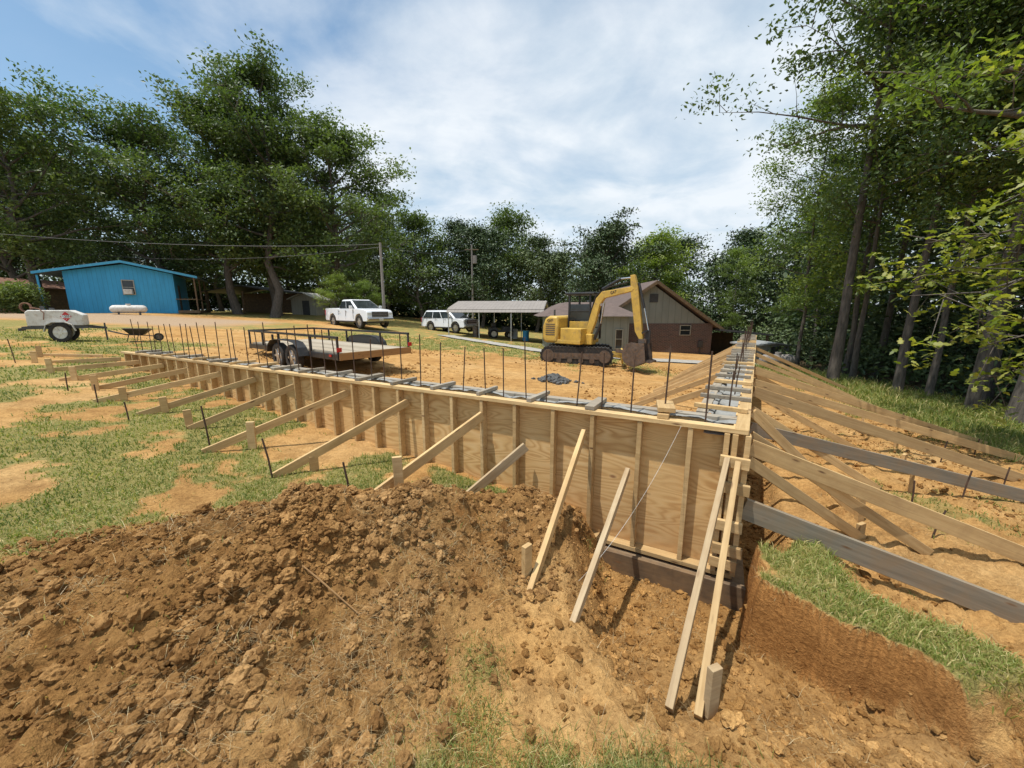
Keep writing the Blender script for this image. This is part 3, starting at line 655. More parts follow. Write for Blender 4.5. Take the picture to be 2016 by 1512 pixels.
# ------------------------------------------------------------------ form walls
def wp(a,E,I,s,d,z): return (s*E[0]+d*I[0],s*E[1]+d*I[1],z)
def formwall(E,I,L,label,zo,right):
    e=thing('concrete_form_wall',label,'formwork',(CX,CY,0))
    ang=math.atan2(E[1],E[0])
    flip=1 if (E[0]*I[1]-E[1]*I[0])>0 else -1
    def bx(name,s0,s1,d0,d1,z0,z1,mat,lab=None,bev=.003):
        ln=s1-s0;b=MB().box((0,0,0),(ln,abs(d1-d0),z1-z0))
        o=b.make(name,mat,e,bevel=bev);c=wp(0,E,I,(s0+s1)/2,(d0+d1)/2,(z0+z1)/2);o.location=c;o.rotation_euler=(0,0,ang)
        if lab:o['label']=lab
        return o
    s=.02
    while s<L-.1:
        s1=min(s+2.44,L);
        me=MB().box(((s1-s)/2,0,.60),(s1-s-.004,.018,1.24));o=me.make('plywood_panel',M['ply'],e);o.location=wp(0,E,I,s,.098,zo);o.rotation_euler=(0,0,ang)
        if not(right and s<.4):
            me=MB().box(((s1-s)/2,0,.60),(s1-s-.004,.018,1.24));o=me.make('plywood_panel',M['ply'],e);o.location=wp(0,E,I,s,.316,zo-.002);o.rotation_euler=(0,0,ang)
        s=s1
    n=int(L/.4)
    for k in range(n):
        sc=.40*(k+1)+random.uniform(-.015,.015)
        bx('stud',sc-.019,sc+.019,.002,.088,.04+zo,1.217+zo,M['pine'])
    sg=0
    while sg<L:
        s1=min(sg+3.66,L)
        bx('top_plate',sg,s1-.004,-.004,.092,1.221+zo,1.259+zo,M['pine'])
        bx('bottom_plate',sg,s1-.004,-.004,.086,-.002+zo,.037+zo,M['pine'])
        bx('top_plate',.43 if (right and sg<.3) else sg,s1-.004,.322,.414,1.219+zo,1.257+zo,M['splash'])
        sg=s1
    def conc(name,x0,d0,d1,nd,zf):
        xx=np.linspace(x0,L,int(L/.03));yy=np.linspace(d0,d1,nd);GX,GY=np.meshgrid(xx,yy);GZ=zf(GX,GY)
        P=np.stack([GX*E[0]+GY*I[0],GX*E[1]+GY*I[1],GZ],2).reshape(-1,3);nx_=len(xx);i=(np.arange(nd-1)[:,None]*nx_+np.arange(nx_-1)[None]).ravel()
        Fq=np.stack([i,i+1,i+1+nx_,i+nx_],1)
        if flip<0:Fq=Fq[:,::-1]
        addobj(name,fastmesh(name,P,Fq.ravel(),np.full(len(Fq),4),M['conc'],None,True),e)
    conc('poured_concrete',0,.108,.306,8,lambda a,b:1.19+zo+.05*(fbm(a*9,b*9,4,5+right)-.35))
    conc('spilled_concrete',.45 if right else 0,.28,.43,8,lambda a,b:1.236+zo+.07*(fbm(a*6,b*6,5,15+right)-.47)-.9*np.clip(b-.40,0,1)-.5*np.clip(.30-b,0,1))
    k=0;sc=.62 if not right else .55
    while sc<L-.2:
        w=random.choice((.038,.05,.089)) if not right else random.choice((.05,.089,.089))
        o=bx('cross_tie',sc-w/2,sc+w/2,random.uniform(.0,.03),random.uniform(.40,.46),1.262+zo,1.300+zo,M['pine'] if (right and k==0) or random.random()<.25 else M['splash'])
        o.rotation_euler[2]+=random.uniform(-.08,.08)
        sc+=.61 if not right else .5;k+=1
    sc=.3 if not right else .9
    while sc<L-.1:
        h=random.uniform(.54,.70) if not right else random.uniform(.22,.42)+.02*sc
        if not right and sc>5:h+=.06
        x0,y0,_=wp(0,E,I,sc,.2+random.uniform(-.04,.04),0);lx,ly=random.gauss(0,.022),random.gauss(0,.022)
        MB().tube([(x0,y0,1.1),(x0+lx*.5,y0+ly*.5,1.4),(x0+lx,y0+ly,1.2+h)],.007,6).make('rebar',M['rebar'],e,smooth=True)
        sc+=random.uniform(.24,.34) if not right else (.8 if sc<4 else .36)
    if not right:
        for (s0,s1) in ((-.022,.016),(.062,.1),(.118,.156)):
            bx('corner_post',s0,s1,-.012,.076,.03,1.216,M['pine'])
        for z0,l0,l1 in ((.96,-.03,.17),(.75,-.05,.16),(.43,-.03,.18),(.22,-.05,.16),(.10,-.02,.17)):
            o=bx('cleat',l0,l1,-.052,-.014,z0,z0+.085,M['pine']);o.rotation_euler[1]=random.uniform(-.04,.04)
        bx('footing_board',-.1,1.25,-.115,-.077,-.25,.012,M['darkwood']).rotation_euler[1]=.015
        bx('footing_board',1.2,2.3,-.10,-.062,-.25,.0,M['darkwood'])
        bx('footing',-.1,2.3,-.058,.40,-.25,-.03,M['footing'],lab='mud-stained concrete footing under the form wall')
    return e
fw=formwall(E1,I1,L1,'long plywood concrete form wall with studs and rebar',0,False)
rw=formwall(E2,I2,L2,'plywood concrete form wall with cross ties and rebar',.004,True)
o=MB().box((0,0,0),(.34,.14,.04)).make('wood_block',M['pine'],bevel=.004,loc=(CX+E1[0]*.62+I1[0]*.22,CY+E1[1]*.62+I1[1]*.22,1.325),rot=(0,.03,1.25));tag(o,'scrap lumber block lying on top of the form wall','wood')
# ------------------------------------------------------------------ braces
gB='lumber braces propping the form wall';LB='pale pine brace propping the form wall'
def brace(p,q,w=.038,h=.089,m='pine',lab=LB,roll=0):
    q=list(q);q[2]=hz(q[0],q[1])+.03 if q[2] is None else q[2]
    board('lumber_brace',p,q,w,h,M[m],lab,'brace',gB,roll=roll)
brace((.66,3.38,1.05),(.09,2.18,.27),h=.075);brace((1.02,3.18,.76),(.34,1.97,.24),h=.07,m='tan',lab='aged tan brace propping the form wall')
brace((1.66,2.80,1.02),(.78,1.57,.20),h=.06,m='tan',lab='aged tan brace propping the form wall');brace((1.72,2.76,1.0),(.91,1.54,.19),h=.06)
brace((-.31,3.91,1.06),(-1.42,3.18,.38),h=.095);brace((.14,3.66,.81),(-.5,3.5,.30),m='tan',lab='aged tan brace propping the form wall')
for k in range(10):
    s=3.47+k*1.07;x=CX+E1[0]*s;y=CY+E1[1]*s;L=1.0+.12*math.sin(k*2.1)
    fx=x-1.17*L;fy=y-.73*L
    if k>6: fy+=.12*(k-6)
    brace((x+.03,y+.05,1.07),(fx,fy,hz(fx,fy)+.0))
gS='wooden stakes holding the braces'
def stake(x,y,h,tx=0,ty=0,w=.085,z=None,lab='short pine stake driven beside a brace',m='pine'):
    z=hz(x,y) if z is None else z
    mb=MB();mb.box((0,0,h/2),(w,.036,h));n=len(mb.v);mb.v+=[(-w/2,-.018,0),(w/2,-.018,0),(w/2,.018,0),(-w/2,.018,0),(0,0,-.15)]
    mb.f+=[(n,n+1,n+4),(n+1,n+2,n+4),(n+2,n+3,n+4),(n+3,n,n+4)];mb.m+=[0]*4
    o=mb.make('wooden_stake',M[m],bevel=.003,loc=(x,y,z),rot=(tx,ty,random.uniform(.2,.9)));tag(o,lab,'stake',gS)
for (x,y,h) in [(-3.1,4.37,.34),(-2.13,3.90,.17),(-1.04,3.32,.42),(-5.0,5.38,.24),(-4.21,4.83,.25),(-6.03,5.83,.22),(-6.93,6.27,.26),(-7.91,6.85,.26),(-8.82,7.27,.28),(-10.0,8.0,.25),(3.49,3.54,.27),(3.24,3.25,.12),(4.9,4.4,.25),(5.6,5.2,.25),(6.4,6.1,.3),(7.2,7.6,.3),(-10.6,8.6,.25)]:
    stake(x,y,h,random.uniform(-.05,.05),random.uniform(-.06,.06))
stake(.10,2.33,.32,z=.28,w=.07,lab='stout pine stake standing at the mound edge');stake(.985,1.57,.28,z=.17,w=.065,lab='stout pine stake standing in the trench',m='tan')
gR='steel rebar pins holding the braces'
for (x,y,h,lx) in [(-3.50,4.25,.52,-.04),(-2.42,3.66,.42,-.07),(-1.44,3.20,.37,-.05),(-5.13,4.97,.26,-.02),(-10.24,7.88,.5,-.06),(3.95,3.3,.3,.1),(5.3,4.2,.35,.05),(4.4,3.9,.3,-.03),(6.3,4.6,.3,.03),(-6.2,5.6,.3,0),(-7.2,6.1,.3,.02),(7.6,6.0,.3,.04),(7.9,7.5,.3,0),(6.6,5.6,.35,.05)]:
    z=hz(x,y);o=MB().tube([(0,0,-.2),(lx*.5,0,h*.5),(lx,0,h)],.009,6).make('rebar_pin',M['rebar'],loc=(x,y,z),smooth=True);tag(o,'rusty steel pin driven into the ground','rebar',gR)
def rwp(Y_,z,o=.02): 
    t=(Y_-CY)/E2[1];return (CX+E2[0]*t-I2[0]*o,Y_-I2[1]*o,z)
LR='long lumber brace running from the side form wall'
brace(rwp(2.80,.62,.02),(3.95,2.10,-.04),.038,.17,'grey','wide weathered grey plank bracing the form wall')
brace(rwp(3.2,.98),(4.6,2.97,.0),.038,.14,lab=LR);brace(rwp(3.08,.9),(3.22,3.20,.08),lab=LR);brace(rwp(3.39,1.02),(3.68,3.05,.04),lab=LR)
brace(rwp(3.9,1.1),(3.6,3.7,.05),lab=LR)
brace(rwp(4.5,.74),(6.2,4.22,-.05),.038,.15,'grey','long weathered grey brace from the side form wall')
brace(rwp(5.2,1.05),(6.9,4.87,-.1),.038,.14,lab=LR);brace(rwp(6.1,1.0),(8.0,5.67,-.15),.038,.12,lab=LR);brace(rwp(7.0,1.05),(8.4,6.5,-.2),.038,.12,lab=LR)
for (yy,q) in [(8.0,(8.5,7.8)),(9.2,(9.1,9.2)),(4.6,(4.4,4.3)),(5.6,(5.4,5.3)),(7.2,(6.6,6.8)),(10.6,(9.7,10.6)),(12.2,(10.8,12.0))]:
    brace(rwp(yy,.95),(q[0],q[1],None),lab=LR)
for k in range(7):
    Y_=5.2+k*1.22;a=rwp(Y_,1.05,-.43);L=1.75;q=(a[0]+I2[0]*L,a[1]+I2[1]*L)
    board('lumber_brace',a,(q[0],q[1],hz(*q)+.02),.038,.089,M['pine'],'pine brace on the inner side of the form wall','brace',gB)
# ------------------------------------------------------------------ utility trailer
def wheel(parent,c,r,w,axis_y=True,rimmat=None,name='wheel'):
    e=bpy.data.objects.new(name,None);COL.objects.link(e);e.parent=parent;e.location=c
    prof=[(.62*r,-w*.42),(.9*r,-w*.5),(r*.985,-w*.36),(r,0),(r*.985,w*.36),(.9*r,w*.5),(.62*r,w*.42)]
    n=28;mb=MB();
    for k in range(n):
        a=2*math.pi*k/n
        for (q,yy) in prof: mb.v.append((q*math.cos(a),yy,q*math.sin(a)))
    m_=len(prof)
    for k in range(n):
        k2=(k+1)%n
        for j in range(m_-1): mb.f.append((k*m_+j,k*m_+j+1,k2*m_+j+1,k2*m_+j));mb.m.append(0)
    mb.make('tyre',M['rubber'],e,smooth=True)
    mb=MB();mb.cyl((0,-w*.3,0),(0,w*.3,0),r*.63,n=24);mb.cyl((0,-w*.44,0),(0,w*.44,0),r*.2,n=12)
    for k in range(6):
        a=k*math.pi/3;mb.beam((r*.15*math.cos(a),0,r*.15*math.sin(a)),(r*.6*math.cos(a),0,r*.6*math.sin(a)),w*.8,r*.14)
    mb.make('rim',rimmat or M['rim'],e,smooth=True);return e
def trailer():
    ang=math.atan2(.603,-.797)
    e=thing('utility_trailer','black tandem-axle utility trailer with wood plank deck','trailer',(-4.0,8.85,.60),ang)
    L=5.2;W_=2.0;zd=.52
    mb=MB()
    for yy in(0,-W_): mb.beam((0,yy,zd-.06),(L,yy,zd-.06),.06,.13)
    for k in range(9): mb.beam((k*L/8+.02,-.03,zd-.07),(k*L/8+.02,-W_+.03,zd-.07),.05,.08)
    mb.beam((L,0,zd-.1),(L+1.2,-W_/2,zd-.1),.07,.1);mb.beam((L,-W_,zd-.1),(L+1.2,-W_/2,zd-.1),.07,.1);mb.beam((L+1.1,-W_/2,zd-.1),(L+1.5,-W_/2,zd-.08),.07,.08)
    mb.beam((L+.9,-W_/2,0-.05),(L+.9,-W_/2,zd+.2),.06,.06)
    mb.make('frame',M['black'],e,bevel=.004)
    mb=MB()
    for yy in(0,-W_):
        mb.beam((0.0,yy,zd+.40),(L,yy,zd+.40),.055,.055)
        for xx in(.03,1.3,3.1,4.2,L-.03): mb.beam((xx,yy,zd),(xx,yy,zd+.38),.045,.045)
    mb.beam((L,0,zd+.40),(L,-W_,zd+.40),.055,.055)
    mb.make('side_rail',M['black'],e,bevel=.004)
    for k in range(13):
        yy=-.045-(k+.5)*(W_-.09)/13;mb=MB().box((0,0,0),(L-.1,(W_-.09)/13-.008,.036));mb.make('deck_plank',M['deck'],e,loc=(L/2,yy,zd+.02),bevel=.002)
    MB().box((0,0,0),(W_+.02,.04,.17)).make('tailboard',M['tailwood'],e,loc=(-.05,-W_/2,zd-.04),rot=(0,0,math.pi/2),bevel=.003)
    for yy in (.02,-W_-.02):
        mb=MB()
        sgn=1 if yy>0 else -1
        y0=yy+sgn*.02;y1=yy+sgn*.26
        arc=[(1.35,.42),(1.45,.62),(1.62,.74),(1.9,.78),(2.7,.78),(2.98,.74),(3.15,.62),(3.25,.42)]
        for i_ in range(len(arc)-1):
            a,b=arc[i_],arc[i_+1];mb.beam((a[0],(y0+y1)/2,a[1]),(b[0],(y0+y1)/2,b[1]),.25,.012)
        if sgn<0: mb.prism([(a,b) for a,b in arc],yy-.005,yy+.005)
        mb.make('fender',M['black'],e)
    for yy in (.15,-W_-.15):
        for xx in(1.9,2.7): wheel(e,(xx,yy,.34),.345,.2)
    MB().box((0,0,0),(.02,.12,.1)).make('tail_lamp',M['red'],e,loc=(-.035,-.0,zd+.12),bevel=.004);MB().box((0,0,0),(.02,.12,.1)).make('tail_lamp',M['red'],e,loc=(-.035,-W_,zd+.12),bevel=.004)
    MB().box((0,0,0),(.1,.02,.05)).make('marker_lamp',M['red'],e,loc=(.3,.045,zd-.03))
trailer()
# ------------------------------------------------------------------ excavator
def excavator():
    zb=hz(2.6,15.3)
    e=thing('excavator','yellow mini excavator with raised boom on clay','excavator',(2.62,15.3,zb),math.atan2(-.6,.8));e.scale=(.92,.92,1.0)
    ta=math.radians(-14)-math.atan2(-.6,.8)
    def R(o): o.rotation_euler=(0,0,ta);return o
    for sy in(-.72,.72):
        mb=MB();r=.33;poly=[]
        for k in range(13): a=math.pi/2-math.pi*k/12;poly.append((1.15+r*math.cos(a),.33+r*math.sin(a)))
        for k in range(13): a=-math.pi/2-math.pi*k/12;poly.append((-1.15+r*math.cos(a),.33+r*math.sin(a)))
        mb.prism(poly,sy-.2,sy+.2)
        n=46
        P2=poly+[poly[0]];ln=[0]
        for a,b in zip(P2,P2[1:]): ln.append(ln[-1]+math.dist(a,b))
        for k in range(n):
            d=ln[-1]*k/n;j=max(i for i in range(len(ln)) if ln[i]<=d);f=(d-ln[j])/(ln[j+1]-ln[j]+1e-9);a,b=P2[j],P2[j+1]
            x=a[0]+(b[0]-a[0])*f;z=a[1]+(b[1]-a[1])*f;an=math.atan2(b[1]-a[1],b[0]-a[0]);mb.box((x,sy,z),(.05,.42,.05),Matrix.Rotation(-an,3,'Y'))
        R(mb.make('track',M['rubber'],e))
        mb=MB();mb.box((0,sy*1.0+math.copysign(.205,sy),.33),(2.0,.02,.22))
        for xx in(-1.15,1.15): mb.cyl((xx,sy+math.copysign(.19,sy),.33),(xx,sy+math.copysign(.235,sy),.33),.24,n=20)
        for xx in(-.7,-.25,.2,.65): mb.cyl((xx,sy+math.copysign(.19,sy),.16),(xx,sy+math.copysign(.23,sy),.16),.1,n=12)
        R(mb.make('track_roller',M['steel'],e))
    R(MB().box((0,0,.42),(1.5,1.1,.3)).cyl((0,0,.5),(0,0,.72),.5,n=24).make('undercarriage',M['steel'],e,bevel=.02))
    mb=MB().box((1.85,0,.3),(.07,1.95,.42)).beam((1.0,.4,.4),(1.85,.4,.3),.1,.14).beam((1.0,-.4,.4),(1.85,-.4,.3),.1,.14)
    R(mb.make('dozer_blade',M['yellow'],e,bevel=.01,label='mud-stained push blade'))
    mb=MB();poly=[(-1.15,.78),(-1.25,.95),(-1.25,1.40),(-1.12,1.72),(-.9,1.82),(-.50,1.80),(-.46,.78)]
    mb.prism(poly,-.92,.92);mb.make('engine_cover',M['yellow'],e,bevel=.09,smooth=True)
    mb=MB().box((-.05,0,.84),(1.2,1.8,.16)).box((.1,-.62,1.12),(.95,.55,.48));mb.make('deck_frame',M['yellow'],e,bevel=.03)
    MB().box((-1.27,0,.90),(.04,1.5,.18)).make('bumper_panel',M['dgrey'],e,bevel=.02)
    for sy in(-.925,.925):
        mb=MB()
        for k in range(6): mb.box((-.85,sy,1.1+k*.08),(.45,.012,.03))
        mb.make('vent',M['dgrey'],e)
    MB().cyl((-.9,-.5,1.7),(-.9,-.5,2.05),.04).make('exhaust',M['dgrey'],e,smooth=True)
    mb=MB()
    for (x,y) in((-.45,.88),(-.45,-.05),(.6,.88),(.55,-.05)): mb.beam((x,y,.9),(x*.96,y,2.62),.075,.075)
    mb.beam((-.45,.88,1.7),(-.45,-.05,1.7),.05,.05);mb.beam((.6,.88,1.35),(-.4,.88,1.35),.04,.04);mb.box((-.46,.42,1.75),(.02,.86,.9))
    mb.beam((.55,-.05,2.0),(-.4,-.05,2.0),.04,.04)
    mb.make('canopy_frame',M['black'],e,bevel=.008)
    MB().box((.05,-.06,1.25),(.9,.03,.7)).make('cab_door',M['yellow'],e,bevel=.01)
    MB().box((.05,-.05,1.95),(.88,.012,.62)).make('window',M['glass'],e)
    MB().box((.05,.42,2.66),(1.35,1.1,.10)).make('canopy_roof',M['black'],e,bevel=.03)
    MB().box((-.1,.42,1.1),(.5,.5,.16)).box((-.32,.42,1.45),(.13,.48,.6)).make('seat',M['dgrey'],e,bevel=.04)
    MB().beam((.35,.25,.9),(.3,.25,1.35),.03,.03).make('control_lever',M['dgrey'],e);MB().beam((.35,.6,.9),(.3,.6,1.35),.03,.03).make('control_lever',M['dgrey'],e)
    yb=-.30;w=.10
    mb=MB();poly=[(.47,.85),(.62,.80),(.94,1.60),(1.10,2.22),(1.28,2.46),(2.40,2.68),(2.46,2.76),(2.38,2.84),(1.18,2.70),(.94,2.46),(.78,2.05),(.45,1.0)]
    mb.prism(poly,yb-w,yb+w);mb.make('boom',M['yellow'],e,bevel=.015)
    MB().box((.62,yb,.95),(.5,.42,.4)).make('swing_bracket',M['yellow'],e,bevel=.03)
    mb=MB().cyl((.90,yb,.95),(1.14,yb,1.55),.06).cyl((1.14,yb,1.55),(1.26,yb,2.32),.035,mi=1)
    mb.make('boom_cylinder',[M['black'],M['chrome']],e,smooth=True)
    mb=MB().cyl((1.15,yb,2.78),(1.9,yb,3.12),.055).cyl((1.9,yb,3.12),(2.34,yb,3.14),.033,mi=1);mb.make('arm_cylinder',[M['black'],M['chrome']],e,smooth=True)
    mb=MB();poly=[(2.28,3.22),(2.44,3.24),(2.60,2.80),(2.90,1.02),(2.80,.96),(2.58,1.3),(2.34,2.6)];mb.prism(poly,yb-.09,yb+.09);mb.make('stick',M['yellow'],e,bevel=.012)
    mb=MB().cyl((2.60,yb,2.95),(2.86,yb,2.1),.05).cyl((2.86,yb,2.1),(3.06,yb,1.35),.03,mi=1).beam((3.06,yb,1.35),(2.84,yb,1.25),.18,.06).beam((3.06,yb,1.35),(3.06,yb,.9),.18,.06)
    mb.make('bucket_cylinder',[M['black'],M['chrome']],e,smooth=True)
    mb=MB()
    for k in(-.06,0,.06): mb.tube([(.5,yb+k,1.1),(.72,yb+k,2.0),(.9,yb+k,2.58),(1.4,yb+k,2.84),(2.2,yb+k,3.0)],.014,6)
    mb.make('hydraulic_hose',M['black'],e,smooth=True)
    mb=MB();arc=[];
    for k in range(12):
        a=math.radians(100+k*17);arc.append((2.68+.42*math.cos(a),.52+.42*math.sin(a)))
    outer=arc+[(3.16,.30)]
    for a,b in zip(outer,outer[1:]): mb.beam((a[0],yb,a[1]),(b[0],yb,b[1]),.86,.035)
    prof=[(3.08,.92)]+outer
    for sy in(-.43,.43): mb.prism(prof,yb+sy-.012,yb+sy+.012)
    for k in range(5): mb.beam((3.14,yb-.36+k*.18,.31),(3.32,yb-.36+k*.18,.27),.06,.05)
    mb.box((2.90,yb,.98),(.3,.26,.14))
    mb.make('bucket',M['steel'],e,label='rusty clay-stained digging bucket')
    for sy,rz in((-1,0),(1,math.pi)):
        text('CAT',.13,M['black'],e,(1.66,yb+sy*(w+.004),2.66),(math.pi/2,(-.18 if sy<0 else .18),rz))
    text('CAT',.13,M['black'],e,(-.87,-.93,1.64),(math.pi/2,0,0));MB().box((1.10,yb,2.24),(.1,.1,.1)).make('work_lamp',M['lens'],e,bevel=.01)
excavator()
# ------------------------------------------------------------------ pickup & suv
def arcpts(cx,r,z0,n=9):
    return [(cx+r*math.cos(math.pi*(1-k/n)),z0+r*math.sin(math.pi*(1-k/n))) for k in range(n+1)]
def vehicle(kind,loc,rz,label,name,sc=1):
    e=thing(name,label,'truck' if kind=='pickup' else 'car',loc,rz);e.scale=(sc,sc,sc)
    W=1.0
    L=5.8 if kind=='pickup' else 5.1
    fa=L/2-.98;ra=-L/2+1.2;zw=.43;r=.50
    bot=.46;belt=1.27 if kind=='pickup' else 1.16
    poly=[(-L/2,bot+.1)]+[(-L/2,belt-.02)]
    if kind=='pickup': poly+=[(-L/2+.02,belt+.05),(-.85,belt+.05),(-.85,belt),(1.25,belt)]
    else: poly+=[(-L/2+.03,belt),(1.3,belt)]
    poly+=[(1.45,belt+.02),(L/2-.45,belt-.05),(L/2-.12,belt-.12),(L/2,belt-.34),(L/2,bot+.08),(L/2-.1,bot)]
    a=arcpts(fa,r,bot)[::-1];poly+=a
    a=arcpts(ra,r,bot)[::-1];poly+=a
    poly+=[(-L/2+.1,bot)]
    mb=MB();mb.prism(poly,-W,W,taper=lambda x,z:(1-.10*max(0,(abs(x)-L/2+.6)))*(1 if z<.95 else .96))
    mb.make('body',M['white'],e,bevel=.06,smooth=True)
    MB().box((0,0,.5),(L-.5,1.5,.3)).make('chassis',M['dgrey'],e)
    zr=1.90 if kind=='pickup' else 1.84
    if kind=='pickup': lo=(-.88,1.60);hi=(-.62,.50)
    else: lo=(-L/2+.03,1.55);hi=(-L/2+.45,.58)
    wl,wh=W*.94,W*.74
    mb=MB()
    v=[(lo[0],-wl,belt),(lo[1],-wl,belt),(lo[1],wl,belt),(lo[0],wl,belt),(hi[0],-wh,zr),(hi[1],-wh,zr),(hi[1],wh,zr),(hi[0],wh,zr)]
    mb.v=v;mb.f=[(0,1,2,3),(4,5,6,7),(0,1,5,4),(1,2,6,5),(2,3,7,6),(3,0,4,7)];mb.m=[0]*6
    mb.make('cab' ,M['white'],e,bevel=.09,smooth=True)
    def lerp(a,b,t): return tuple(a[i]+(b[i]-a[i])*t for i in range(3))
    def pane(a,b,c,d,nrm,nm='window'):
        o=.012;q=[tuple(p[i]+nrm[i]*o for i in range(3)) for p in(a,b,c,d)]
        q2=[tuple(p[i]-nrm[i]*.01 for i in range(3)) for p in(a,b,c,d)]
        mb=MB();mb.v=q+q2;mb.f=[(0,1,2,3),(7,6,5,4),(0,4,5,1),(1,5,6,2),(2,6,7,3),(3,7,4,0)];mb.m=[0]*6;mb.make(nm,M['glass'],e)
    def side(s,t0,t1):
        z0,z1=.06,.82
        A=lambda t,z:lerp(lerp((lo[0],s*wl,belt),(lo[1],s*wl,belt),t),lerp((hi[0],s*wh,zr),(hi[1],s*wh,zr),t),z)
        pane(A(t0,z0),A(t1,z0),A(t1,z1),A(t0,z1),(0,s*.95,.3))
    spl=[(.06,.45),(.48,.93)] if kind=='pickup' else [(.05,.33),(.35,.61),(.63,.94)]
    for s in(-1,1):
        for t in spl: side(s,*t)
    F=lambda y,z:lerp(lerp((lo[1],-wl,belt),(lo[1],wl,belt),y),lerp((hi[1],-wh,zr),(hi[1],wh,zr),y),z)
    pane(F(.06,.06),F(.94,.06),F(.94,.9),F(.06,.9),(.7,0,.7),'windshield')
    B=lambda y,z:lerp(lerp((lo[0],-wl,belt),(lo[0],wl,belt),y),lerp((hi[0],-wh,zr),(hi[0],wh,zr),y),z)
    pane(B(.1,.15),B(.9,.15),B(.9,.88),B(.1,.88),(-.95,0,.2),'rear_window')
    for x in(fa,ra):
        for s in(-1,1): wheel(e,(x,s*(W-.13),zw),.43,.27)
    f=L/2
    MB().box((f+.005,0,.92),(.06,1.2,.34)).make('grille',M['dgrey'],e,bevel=.03)
    mb=MB().box((f+.03,0,1.06),(.03,1.15,.05)).box((f+.03,0,.92),(.03,1.15,.05)).box((f+.03,0,.78),(.03,1.15,.05))
    mb.make('grille_bars',M['chrome'],e)
    for s in(-1,1):
        MB().box((f-.06,s*.77,.98),(.16,.30,.17)).make('headlight',M['lens'],e,bevel=.04)
        MB().box((-f+.02,s*.9,1.02),(.06,.14,.38)).make('tail_lamp',M['red'],e,bevel=.02)
        MB().box((1.18,s*1.10,1.38),(.1,.2,.2)).beam((1.2,s*.93,1.32),(1.2,s*1.05,1.34),.05,.04).make('side_mirror',M['white'],e,bevel=.02)
        for x in((.30,-.65) if kind=='pickup' else (.45,-.6)): MB().box((x,s*.995,1.10),(.16,.03,.035)).make('door_handle',M['chrome'],e,bevel=.006)
        mb=MB()
        for x in((1.2,.20,-.80) if kind=='pickup' else (1.2,.25,-.75)): mb.box((x,s*.990,.88),(.010,.022,.66))
        mb.make('door_seam',M['dgrey'],e)
        MB().box((.2,s*.95,.44),(2.1,.14,.06)).make('running_board',M['dgrey'],e,bevel=.01)
    MB().box((f+.02,0,.62),(.18,1.86,.2)).make('front_bumper',M['chrome' if kind=='pickup' else 'white'],e,bevel=.06)
    MB().box((-f-.03,0,.6),(.14,1.8,.18)).make('rear_bumper',M['chrome'],e,bevel=.03)
    MB().box((f+.12,0,.58),(.01,.3,.14)).make('licence_plate',M['tankwhite'],e)
    if kind=='pickup':
        MB().box((-1.88,0,belt+.056),(1.8,1.6,.012)).make('cargo_bed',M['dgrey'],e)
    else:
        mb=MB()
        for s in(-1,1): mb.beam((-2.0,s*.6,zr+.07),(.3,s*.6,zr+.07),.03,.03)
        mb.make('roof_rack',M['dgrey'],e)
vehicle('pickup',(-10.9,27.6,hz(-10.9,27.6)),math.radians(-40),'white four-door pickup truck parked on the grass','pickup_truck')
vehicle('suv',(-5.0,31.2,hz(-5,31)),math.radians(-35),'white sport utility vehicle parked beside the carport','parked_car',.92)
# ------------------------------------------------------------------ fuel trailer
def fuel():
    x,y=-13.9,12.0;e=thing('fuel_trailer','small white fuel tank trailer with hazard placard','trailer',(x,y,hz(x,y)),math.radians(38));e.scale=(.64,.68,.80)
    mb=MB();mb.prism([(-.95,.62),(-.95,1.12),(-.85,1.2),(.45,1.2),(.85,1.02),(.85,.62)],-.5,.5);mb.make('tank',M['tankwhite'],e,bevel=.03,smooth=True)
    mb=MB().beam((-1.1,-.5,.56),(.95,-.5,.56),.06,.1).beam((-1.1,.5,.56),(.95,.5,.56),.06,.1).beam((.95,-.5,.56),(1.5,0,.5),.06,.08).beam((.95,.5,.56),(1.5,.0,.5),.06,.08).beam((-1.1,-.5,.56),(-1.1,.5,.56),.06,.1)
    mb.beam((1.45,0,0),(1.45,0,.7),.06,.06).beam((-1.25,-.3,.5),(-1.25,.3,.5),.1,.1);mb.make('frame',M['dgrey'],e)
    for s in(-.62,.62):
        mb=MB()
        for a,b in zip([(-.45,.42),(-.36,.66),(-.15,.76),(.25,.76),(.46,.66),(.55,.42)],[(-.36,.66),(-.15,.76),(.25,.76),(.46,.66),(.55,.42)]):
            mb.beam((a[0],s,a[1]),(b[0],s,b[1]),.24,.02)
        mb.make('fender',M['tankwhite'],e)
    for s in(-.64,.64): wheel(e,(.05,s,.37),.38,.19,rimmat=M['tankwhite'])
    mb=MB();R_=Matrix.Rotation(math.pi/4,3,'Y');mb.box((.3,-.512,.96),(.26,.01,.26),R_);mb.make('hazard_placard',M['red'],e)
    MB().box((.3,-.520,.96),(.28,.006,.11)).make('placard_band',M['white'],e);text('1203',.12,M['black'],e,(.3,-.528,.96),(math.pi/2,0,0))
    text('3',.05,M['white'],e,(.3,-.522,.85),(math.pi/2,0,0))
    mb=MB()
    for k in range(5):
        mb.tube([(-.95+.16*math.cos(a),-.25+k*.05,1.30+.16*math.sin(a)) for a in np.linspace(0,6.283,17)],.022,6)
    mb.tube([(-.8,-.3,1.3),(-.5,-.45,1.25),(-.35,-.56,1.1),(-.4,-.58,.85)],.02,6);mb.make('hose_reel',M['rust'],e,smooth=True)
    MB().beam((-.5,0,1.2),(-.5,0,1.34),.12,.12).cyl((-.2,0,1.2),(-.2,0,1.28),.09).make('pump',M['dgrey'],e,bevel=.01)
fuel()
